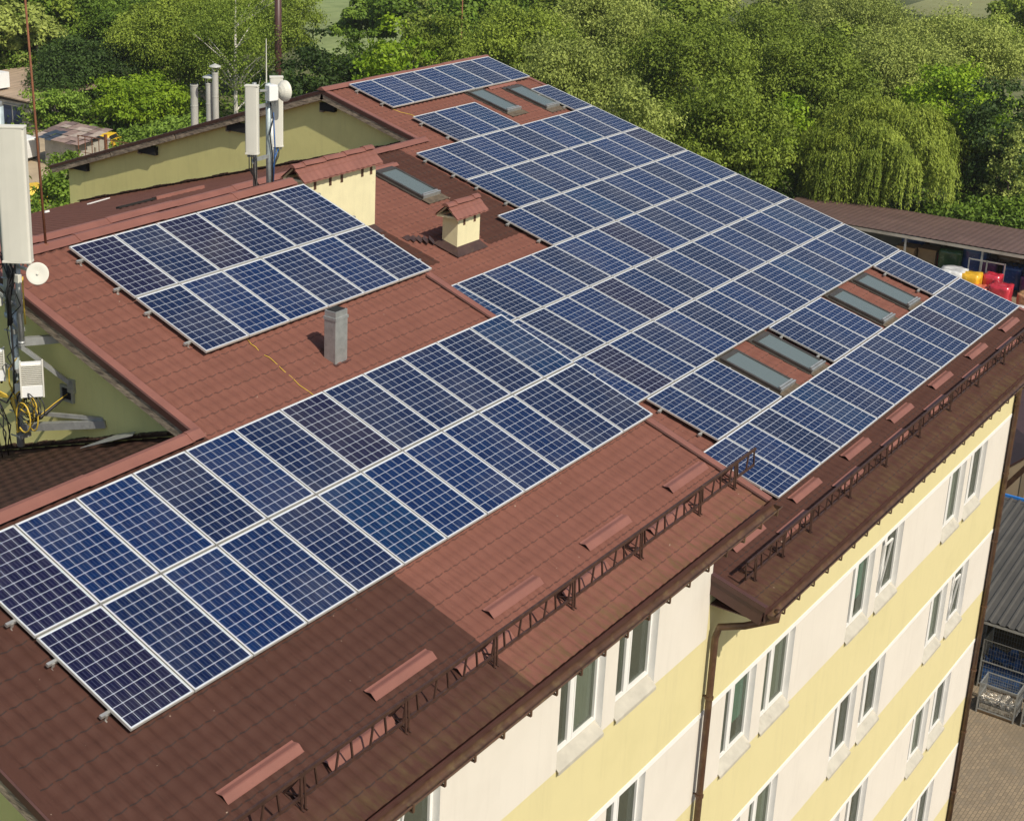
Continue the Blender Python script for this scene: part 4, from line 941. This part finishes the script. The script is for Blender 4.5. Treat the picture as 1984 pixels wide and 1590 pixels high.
for q in ((73.3,81.9),(73.3,79.8),(77.5,79.4)):
    mb=MB();mb.bar(lt(q[0],q[1],ZG),lt(q[0],q[1],-17.75),.12);mb.build('post',M['wood'],s)
s=thing('fence','thin rusty bar fence beside the patched shed','fence',(72,76,ZG))
mb=MB()
for i in range(16):
    y=80.4-i*.85;mb.bar((0,y-76,0),(0,y-76,4.1 if i%5==4 else 3.6),.05 if i%5!=4 else .2)
mb.bar((0,4.5,3.55),(0,-8.6,3.95),.06);mb.bar((0,4.5,2.2),(0,-8.6,2.5),.05);mb.build('bars',M['rust'],s)
# van
s=thing('parked_van','white van parked beside the patched shed, seen from its front side','van',(73.2,90.3,ZG))
s.rotation_euler=(0,0,math.radians(97))
prof=[(-2.2,.35),(-2.25,1.2),(-2.2,2.05),(-.2,2.12),(.9,2.05),(1.55,1.35),(2.15,1.05),(2.25,.75),(2.2,.35)]
mb=MB();mb.prism([(x,-.85,z) for x,z in prof],(0,1.7,0));mb.build('body',M['white'],s,bevel=.08)
mb=MB()
for yy in (-.862,.85): mb.prism([(.15,yy,1.3),(1.35,yy,1.3),(.80,yy,1.88),(.15,yy,1.92)],(0,.012,0));mb.prism([(-1.9,yy,1.3),(0.02,yy,1.3),(.02,yy,1.92),(-1.9,yy,1.9)],(0,.012,0))
mb.prism([(.97,-.72,2.0),(1.58,-.72,1.40),(1.60,-.72,1.42),(1.0,-.72,2.02)],(0,1.44,0));mb.build('window',M['glass'],s)
for wx in (-1.5,1.45):
    for wy in (-.86,.72):
        mb=MB();mb.lathe((wx,wy,.33),(0,1,0),[(0,.0),(0,.20),(0,.33),(.16,.33),(.16,0)],20,0);mb.lathe((wx,wy-.006,.33),(0,1,0),[(0,0),(0,.18),(.005,.18)],16,1);mb.lathe((wx,wy+.166,.33),(0,-1,0),[(0,0),(0,.18),(.005,.18)],16,1);mb.build('wheel',[M['black'],M['zinc']],s)
mb=MB();mb.box((2.15,-.8,.3),(2.32,.8,.55));mb.build('bumper',M['skyf'],s)
mb=MB();mb.box((2.16,-.78,.75),(2.28,-.45,.95));mb.build('headlight',M['zinc'],s);mb=MB();mb.box((2.16,.45,.75),(2.28,.78,.95));mb.build('headlight',M['zinc'],s)
YM=mat('yellow_machine_paint',(.75,.48,.03),.4)
def machine(x,y,rz,label):
    s=thing('yellow_car',label,'car',(x,y,ZG),None,rz);prof=[(-1.9,.3),(-1.95,.8),(-1.6,.95),(-1.2,1.45),(.4,1.45),(1.0,.95),(1.85,.8),(1.9,.3)]
    mb=MB();mb.prism([(a,-.8,b) for a,b in prof],(0,1.6,0));mb.build('body',YM,s,bevel=.06)
    mb=MB();mb.prism([(-1.4,-.81,1.0),(.75,-.81,1.0),(.32,-.81,1.38),(-1.1,-.81,1.38)],(0,1.62,0));mb.build('window',M['black'],s)
    for wx in (-1.2,1.2):
        for wy in (-.82,.66): mb=MB();mb.lathe((wx,wy,.3),(0,1,0),[(0,0),(0,.3),(.16,.3),(.16,0)],16);mb.build('wheel',M['black'],s)
machine(81.5,87.4,.4,'yellow car half hidden behind the patched shed');machine(63.7,76.8,1.2,'yellow car almost hidden by shrubs below the van')
# poles and stack
def pole(name,x,y,zt,r,m,label,cat,r2=None):
    s=thing(name,label,cat,(x,y,ZG));mb=MB();mb.tube([(0,0,0),(0,0,zt-ZG)],[r,r2 or r*.8],12);mb.build('shaft',m,s,smooth=True)
    mb=MB();mb.tube([(0,0,0),(0,0,.3)],r*1.3,10);mb.build('foot',M['concrete'],s);return s
pole('utility_pole',92.9,110.3,-11.0,.16,M['concrete'],'pale wooden pole among trees at the upper left','pole')
pole('maroon_stack',96,79.2,-4,.34,M['stripD'],'maroon pipe stack rising out of the top edge left of the middle','stack',.34)
pole('thin_pole',100,61.2,-5,.055,M['rust'],'thin reddish pole above the topmost solar array','pole',.05)

TREES=[
 (100.7, 23.1, 10.1, 5.5, 'willow', 'large weeping willow with long trailing branches behind the long brown shed'),
 (96.7, 24.9, 7.3, 2.2, 'willow', 'smaller weeping willow leaning against the left side of the large one'),
 (92.5, 32.1, 11.2, 4.5, 'olive', 'olive green round tree beyond the middle of the far roof edge'),
 (104.9, 41.3, 13.2, 5.3, 'olive', 'broad grey green tree rising behind the round olive tree'),
 (82.3, 34.6, 11.5, 3.4, 'sage', 'pale sage green tree just beyond the top skylights'),
 (88.8, 44.3, 13.3, 4.7, 'sage', 'pale feathery tree right of the topmost solar array'),
 (104.4, 58.4, 13.1, 5.0, 'olive', 'tall grey green tree above the topmost solar array'),
 (113.7, 54.2, 14.0, 5.9, 'sage', 'very pale sage tree at the top middle of the wood'),
 (98.6, 30.5, 9.7, 2.5, 'bright', 'slender bright yellow green tree beside the weeping willow'),
 (113.0, 34.0, 12.0, 5.2, 'olive', 'wide olive tree standing behind the slender bright tree'),
 (128.0, 45.6, 11.9, 5.7, 'olive', 'dull green tree at the top edge right of the middle'),
 (127.5, 32.2, 10.7, 5.6, 'sage', 'soft pale green tree above the weeping willow'),
 (117.4, 24.2, 9.9, 4.4, 'bright', 'bright yellowish tree between the willow and the dark tree'),
 (147.8, 33.9, 10.3, 6.5, 'sage', 'light hazy tree crown far behind the bright yellowish one'),
 (151.7, 46.1, 11.1, 6.9, 'sage', 'hazy pale tree at the top edge over the wide olive tree'),
 (104.2, 16.2, 11.5, 3.9, 'dark', 'very dark tall tree at the right edge of the photo'),
 (100.7, 14.3, 9.1, 1.6, 'sage', 'small pale tree standing in front of the very dark one'),
 (99.9, 14.2, 4.1, 2.7, 'mid', 'dense green bush at the right end of the long shed roof'),
 (97.4, 16.9, 3.4, 2.4, 'mid', 'low bush under the right side of the weeping willow'),
 (85.8, 31.7, 7.7, 2.3, 'olive', 'low olive tree touching the far roof edge at its middle'),
 (89.4, 29.3, 5.3, 2.0, 'dark', 'dark undergrown tree by the roof edge left of the slender bright tree'),
 (96.0, 27.3, 3.9, 2.3, 'dark', 'dark shrubby tree at the foot of the slender bright tree'),
 (91.9, 57.5, 13.8, 3.6, 'olive', 'olive tree between the bright tree and the thin pole'),
 (74.6, 49.8, 16.1, 3.1, 'bright', 'vivid yellow green tree left of the topmost solar array'),
 (74.5, 55.9, 14.7, 3.6, 'dark', 'dark green dense tree behind the far antenna mast'),
 (67.6, 53.2, 12.6, 2.1, 'dark', 'lower dark tree right behind the far antenna dish'),
 (95.1, 83.8, 14.5, 4.9, 'birch', 'birch with white branches behind the steel flues'),
 (98.6, 94.5, 11.2, 6.0, 'olive', 'big olive tree left of the birch'),
 (116.8, 97.4, 11.5, 4.3, 'olive', 'distant olive tree at the foot of the maroon chimney stack'),
 (89.2, 91.1, 5.2, 4.5, 'bright', 'yellow green bushy tree left of the steel flues'),
 (91.1, 101.8, 7.7, 5.2, 'dark', 'dark spreading tree behind the rusty lightning rod'),
 (84.5, 97.9, 3.9, 3.2, 'leafy', 'bright leafy shrub behind the patched shed roof'),
 (94.0, 115.1, 8.1, 5.6, 'mid', 'green tree at the top left corner of the photo'),
 (106.3, 114.6, 10.5, 6.4, 'mid', 'tall green tree over the dark spreading tree'),
 (116.2, 138.1, 8.6, 5.6, 'mid', 'far green tree behind the pale wooden pole'),
 (77.0, 74.5, 5.4, 3.2, 'leafy', 'leafy shrub along the fence below the flues'),
 (66.9, 76.0, 3.8, 2.0, 'mid', 'green shrub in front of the patched shed'),
 (57.0, 65.5, 5.2, 2.3, 'mid', 'shrub below the left end of the far gable roof'),
 (77.1, 78.7, 4.0, 2.2, 'leafy', 'white flowering shrub beside the rusty fence'),
 (92.4, 66.5, 13.3, 2.7, 'mid', 'small green tree behind the vivid yellow green one'),
]
FAR=[(109.0, 98.0, 11.0), (101.0, 103.0, 11.0), (159.0, 55.0, 11.7), (117.0, 99.0, 9.5), (160.0, 150.0, 13.1), (212.0, 69.0, 10.0), (150.0, 121.0, 12.7), (224.0, 66.0, 9.4), (181.0, 89.0, 11.5), (128.0, 127.0, 9.4), (148.0, 79.0, 13.5), (194.0, 102.0, 13.2), (153.0, 88.0, 12.0), (128.0, 84.0, 10.5), (147.0, 44.0, 9.2), (152.0, 70.0, 11.7), (144.0, 89.0, 14.0), (126.0, 121.0, 10.0), (153.0, 69.0, 10.8), (166.0, 60.0, 11.8), (159.0, 38.0, 9.3), (151.0, 139.0, 12.1), (124.0, 112.0, 9.9), (122.0, 75.0, 12.5), (235.0, 63.0, 12.7), (155.0, 31.0, 10.4), (182.0, 126.0, 12.1), (169.0, 52.0, 10.0), (127.0, 81.0, 10.9), (184.0, 38.0, 9.0), (99.0, 120.0, 12.9), (132.0, 97.0, 9.5), (195.0, 39.0, 10.0), (94.0, 111.0, 9.8), (146.0, 60.0, 9.2), (139.0, 82.0, 14.0), (126.0, 136.0, 12.9), (185.0, 128.0, 11.4), (130.0, 116.0, 9.2), (133.0, 89.0, 13.4), (188.0, 57.0, 9.2), (120.0, 105.0, 10.0), (158.0, 145.0, 9.7), (142.0, 172.0, 11.8), (193.0, 37.0, 13.5), (196.0, 88.0, 12.7), (128.0, 74.0, 10.1), (228.0, 64.0, 13.6), (198.0, 65.0, 13.1), (173.0, 97.0, 12.4), (165.0, 143.0, 13.8), (147.0, 172.0, 13.8), (137.0, 57.0, 13.5), (153.0, 164.0, 12.3), (100.0, 118.0, 12.2), (184.0, 96.0, 13.6), (102.0, 94.0, 13.6), (135.0, 173.0, 9.6), (211.0, 68.0, 13.4), (192.0, 105.0, 10.0), (160.0, 68.0, 13.5), (181.0, 62.0, 11.6), (90.0, 112.0, 12.0), (184.0, 112.0, 12.0), (118.0, 124.0, 12.8), (124.0, 68.0, 13.2)]

# ---------------------------------------------------------------- vegetation
def leafmesh(name,C_,Nn,L,Wd,m,rg,droop=None,tint=None):
    """many small leaf-cluster faces: centres, normals, lengths, widths"""
    n=len(C_)
    r=rg.normal(size=(n,3));a=np.cross(Nn,r);a/=np.linalg.norm(a,axis=1)[:,None]+1e-9
    if droop is not None:
        d=np.tile(np.array([0,0,-1.]),(n,1))+rg.normal(size=(n,3))*droop;a=d-(d*Nn).sum(1)[:,None]*Nn;a/=np.linalg.norm(a,axis=1)[:,None]+1e-9
    b=np.cross(Nn,a);L=L[:,None];Wd=Wd[:,None]
    V=np.stack([C_-a*L,C_-b*Wd+a*L*.1+Nn*L*.12,C_+a*L,C_+b*Wd+a*L*.1+Nn*L*.12],1).reshape(-1,3)
    me=bpy.data.meshes.new(name);me.vertices.add(4*n);me.vertices.foreach_set('co',V.reshape(-1))
    me.loops.add(4*n);me.loops.foreach_set('vertex_index',np.arange(4*n));me.polygons.add(n)
    me.polygons.foreach_set('loop_start',np.arange(0,4*n,4));me.polygons.foreach_set('loop_total',np.full(n,4))
    at=me.attributes.new('tint','FLOAT','FACE');at.data.foreach_set('value',tint if tint is not None else rg.random(n))
    me.materials.append(m);me.update();return me
def unit(v): return v/(np.linalg.norm(v,axis=-1,keepdims=True)+1e-9)
def crown(name,m,seed,nb=60,nl=15000,size=.036,flat=1.0,low=.12,prof='round',stretch=0):
    """unit tree: height 1, radius 1 (scaled per tree)"""
    rg=np.random.default_rng(seed)
    u=rg.random(nb);ph=rg.random(nb)*2*np.pi
    zc=low+(1-low)*(.08+.86*u**.8)
    if prof=='round': rad=np.sin(np.pi*np.clip((zc-low)/(1-low)*.86+.10,0,1))**.6
    elif prof=='bush': rad=np.sqrt(np.clip(1-((zc-low*.5)/1.02)**2,0,1))
    else: rad=np.sin(np.pi*np.clip((zc-low)/(1-low)*.8+.16,0,1))**.9
    rr=rad*rg.uniform(.35,.86,nb)*(1+rg.normal(size=nb)*.10)
    BC=np.stack([np.cos(ph)*rr,np.sin(ph)*rr,zc],1);BR=rg.uniform(.16,.34,nb);BH=BR*rg.uniform(.36,.6,nb)*flat
    bt=rg.random(nb)
    w=BR**2;idx=rg.choice(nb,size=nl,p=w/w.sum())
    d=unit(rg.normal(size=(nl,3)));d[:,2]=np.where(d[:,2]<-.35,-d[:,2]*.6,d[:,2])
    k=rg.random(nl)**.45
    lump=1+.22*np.sin(d[:,0]*7+idx)+.2*np.sin(d[:,1]*8+idx*2.3)
    C_=BC[idx]+d*np.stack([BR[idx],BR[idx],BH[idx]],1)*(k*lump)[:,None]
    N2=unit(d*1.0+rg.normal(size=(nl,3))*.75+np.array([0,0,.35]))
    tint=np.clip(.15+.45*bt[idx]+.4*rg.random(nl)+.0*k,0,1)
    return leafmesh(name,C_*1.0,N2,size*rg.uniform(.6,1.3,nl),size*rg.uniform(.4,.8,nl),m,rg,None,tint)
def scale_mesh(me,R_,H):   # bake proportions so leaves keep their size
    pass
def tree_mesh(name,kind,R_,H,seed,dens=1.0,leaf=.17,nb=None):
    """build straight in metres so that leaves keep a natural size"""
    rg=np.random.default_rng(seed);m=LM[kind]
    low={'mid':.12,'leafy':.05,'bright':.12,'dark':.10}.get(kind,.22)*H
    hc=(H-low)/2;zc0=low+hc
    if kind=='willow': return willow_mesh(name,R_,H,seed,m)
    nb=nb or int(34+R_*R_*4.2)
    d=unit(rg.normal(size=(nb,3)));sh=rg.uniform(.45,.92,nb)
    wid=1+.14*np.sin(3*np.arctan2(d[:,1],d[:,0])+seed)
    BC=d*np.stack([R_*wid,R_*wid,np.full(nb,hc)],1)*sh[:,None];BC[:,2]+=zc0
    BR=(rg.uniform(.08,.32,nb)*R_*.92+.18)
    BC=np.vstack([BC,[[0,0,H-BR.mean()*.8],[R_*.2,R_*.15,zc0+hc*.6]]]);BR=np.append(BR,[BR.mean(),BR.mean()]);nb+=2
    nl=int(dens*(BR**2).sum()*4*np.pi/(leaf*leaf)*.24);nl=min(nl,78000)
    w=BR**2;idx=rg.choice(nb,size=nl,p=w/w.sum());bt=rg.random(nb)
    q=unit(rg.normal(size=(nl,3)));q[:,2]=np.where(q[:,2]<-.3,-q[:,2]*.7,q[:,2]);k=rg.random(nl)**.4
    a,b=rg.uniform(5,10,2)
    lump=1+.20*np.sin(q[:,0]*a+idx*1.7)+.18*np.sin(q[:,1]*b+idx*2.3)+.15*np.sin(q[:,2]*9+idx)
    C_=BC[idx]+q*(BR[idx]*k*lump)[:,None]*np.array([1,1,1.05 if kind in('olive','sage','birch') else .72])
    C_+=rg.normal(size=C_.shape)*.10
    N2=unit(q+rg.normal(size=(nl,3))*.65+np.array([0,0,.3]))
    tint=np.clip(.05+.45*bt[idx]+.55*rg.random(nl)**1.3,0,1)
    return leafmesh(name,C_,N2,leaf*rg.uniform(.7,1.35,nl),leaf*rg.uniform(.4,.75,nl),m,rg,.55 if kind in('sage','olive','birch') else None,tint)
def willow_mesh(name,R_,H,seed,m):
    rg=np.random.default_rng(seed);P_=[];T_=[];
    R_=R_*1.12;nb=int(20+R_*9)
    for b in range(nb):      # hanging curtains grouped in domes
        ph=rg.uniform(0,2*np.pi);rr=R_*np.sqrt(rg.random())*.86;zt=H*(1-.42*(rr/R_)**2)*rg.uniform(.86,1.0)
        cx_,cy_=np.cos(ph)*rr,np.sin(ph)*rr;dr=rg.uniform(.7,1.4);tt=rg.random()*.5
        for s in range(84):
            p=rg.uniform(0,2*np.pi);q=dr*rg.uniform(.3,1.0)
            x0,y0=cx_+np.cos(p)*q,cy_+np.sin(p)*q;z0=zt-q*q*.45+rg.uniform(-.2,.1);L=min(rg.uniform(1.4,4.2)*(.6+.5*rr/R_),z0-.8)
            n=int(L/.13)
            if n<3: continue
            u=np.linspace(0,1,n);sw=rg.normal(size=2)*.18
            xs=x0+np.cos(p)*.5*(1-np.exp(-u*3))*.6+sw[0]*u;ys=y0+np.sin(p)*.5*(1-np.exp(-u*3))*.6+sw[1]*u;zs=z0-u*L+.25*np.sin(u*3)
            P_.append(np.stack([xs,ys,zs],1)+rg.normal(size=(n,3))*.05);T_.append(np.clip(tt+.5*rg.random(n),0,1))
    C_=np.vstack(P_);T=np.concatenate(T_);n=len(C_)
    N2=unit(np.stack([C_[:,0]/R_,C_[:,1]/R_,np.full(n,.9)],1)+rg.normal(size=(n,3))*.6)
    return leafmesh(name,C_,N2,rg.uniform(.09,.20,n),rg.uniform(.022,.050,n),m,rg,.18,T)
def trunk_mesh(H,R_,seed,kind):
    rg=random.Random(seed);mb=MB();r0=.05+.014*H*(.9 if kind!='birch' else .9)
    top=H*(.72 if kind!='birch' else .96);pts=[];x=y=0
    for i in range(8):
        u=i/7;pts.append((x,y,u*top));x+=rg.uniform(-.12,.12)*H*.06;y+=rg.uniform(-.12,.12)*H*.06
    mb.tube(pts,[r0*(1-.8*i/7) for i in range(8)],8)
    for k in range(9 if kind!='birch' else 18):
        u=rg.uniform(.25,.95);i=int(u*7);p=pts[i];a=rg.uniform(0,6.28);L=R_*rg.uniform(.5,.95)*(1.1-u*.4);r=r0*(1-.8*u)*.6
        up=rg.uniform(.3,.9) if kind!='birch' else rg.uniform(.6,1.3)
        q=[(p[0]+math.cos(a)*L*s,p[1]+math.sin(a)*L*s,p[2]+L*s*up-.1*L*s*s) for s in (0,.35,.7,1)]
        mb.tube(q,[r,r*.7,r*.45,r*.15],6)
        for s in (1,2):
            b=a+rg.uniform(-.9,.9);o=q[s];mb.tube([o,(o[0]+math.cos(b)*L*.4,o[1]+math.sin(b)*L*.4,o[2]+L*.35)],[r*.45,r*.1],5)
    return mb
LEAF={'olive':.125,'sage':.12,'bright':.16,'dark':.15,'mid':.15,'leafy':.16,'birch':.11,'willow':.1}
NM={'olive':'leafy_tree','sage':'leafy_tree','bright':'leafy_tree','dark':'leafy_tree','mid':'leafy_tree','leafy':'shrub','birch':'birch_tree','willow':'weeping_willow'}
for i,(x,y,H,R_,kind,lab) in enumerate(TREES):
    nm=NM[kind];
    if H<8.5 and kind in('mid','dark'): nm='shrub'
    R_*=1.12
    t=thing(nm,lab,'shrub' if nm=='shrub' else 'tree',(x,y,ZG),'trees and shrubs around the yard')
    dens=.85 if kind!='birch' else .20
    me=tree_mesh('crown',kind,R_,H,100+i,dens,LEAF[kind]);o=link(bpy.data.objects.new('crown',me),t)
    trunk_mesh(H,R_,200+i,kind).build('trunk',M['birch'] if kind=='birch' else M['bark'],t)
# distant wood: one mass
def mass(name,spots,kinds,leaf,label,cat,seed,nlper=6500,mk=None):
    rg=np.random.default_rng(seed);by={}
    Cs=[];Ns=[];Ts=[];Ms=[]
    for (x,y,H) in spots:
        k=int(rg.integers(len(kinds)));R_=H*rg.uniform(.34,.5);nb=26
        d=unit(rg.normal(size=(nb,3)));d[:,2]=np.abs(d[:,2])*1.2-.25;sh=rg.uniform(.5,.95,nb)
        BC=d*np.array([R_,R_,H*.48])*sh[:,None]+np.array([x,y,ZG+H*.52]);BR=rg.uniform(.2,.36,nb)*R_
        n=nlper;idx=rg.integers(nb,size=n);q=unit(rg.normal(size=(n,3)));q[:,2]=np.where(q[:,2]<-.2,-q[:,2],q[:,2])
        Cs.append(BC[idx]+q*(BR[idx]*rg.random(n)**.35)[:,None]);Ns.append(unit(q+rg.normal(size=(n,3))*.5+np.array([0,0,.4])))
        bt=rg.random(nb);Ts.append(np.clip(.1+.5*bt[idx]+.4*rg.random(n),0,1));Ms.append(np.full(n,k))
    C_=np.vstack(Cs);n=len(C_);me=leafmesh(name,C_,np.vstack(Ns),leaf*rg.uniform(.7,1.4,n),leaf*rg.uniform(.5,.9,n),LM[kinds[0]],rg,None,np.concatenate(Ts))
    for k in kinds[1:]: me.materials.append(LM[k])
    me.polygons.foreach_set('material_index',np.concatenate(Ms));me.update()
    return tag(link(bpy.data.objects.new(name,me)),label,cat,None,'stuff')
mass('distant_wood',FAR,['sage','olive','sage','mid','olive'],.22,'hazy green wood filling the background to the top of the photo','wood',3)
# undergrowth on the ground between the trees
rg=np.random.default_rng(8);n=60000
sp=[]
base=np.array([(x,y) for x,y,*_ in TREES]);idx=rg.integers(len(base),size=n)
xy=base[idx]+rg.normal(size=(n,2))*np.array([5.0,5.0])
keep_=~((xy[:,0]<97)&(xy[:,1]<36)&(xy[:,1]>-30))|(xy[:,0]>96.5)
keep_&=~((xy[:,0]<80)&(xy[:,0]>60)&(xy[:,1]>78))
xy=xy[keep_];n=len(xy)
hh=np.abs(np.sin(xy[:,0]*.9)+np.cos(xy[:,1]*.8)+rg.normal(size=n)*.5)*.9
C_=np.stack([xy[:,0],xy[:,1],ZG+hh*rg.random(n)**.5+.1],1)
me=leafmesh('undergrowth',C_,unit(rg.normal(size=(n,3))*.6+np.array([0,0,1.])),.3*rg.uniform(.6,1.3,n),.2*rg.uniform(.5,1,n),LM['mid'],rg)
tag(link(bpy.data.objects.new('undergrowth',me)),'low green undergrowth on the ground between the trees','undergrowth',None,'stuff')

# thin summer haze
hm=bpy.data.materials.new('haze_air');hm.use_nodes=True;hn=hm.node_tree;hn.nodes.clear()
ho=hn.nodes.new('ShaderNodeOutputMaterial');hv=hn.nodes.new('ShaderNodeVolumePrincipled');hv.inputs['Density'].default_value=.00017;hv.inputs['Color'].default_value=(.90,.91,.90,1);hv.inputs['Anisotropy'].default_value=.2
hn.links.new(hv.outputs[0],ho.inputs['Volume'])
mb=MB();mb.box((-905,-905,ZG-1),(1505,1505,10.2));tag(mb.build('haze',hm),'thin pale summer haze over the whole place','haze',None,'stuff')
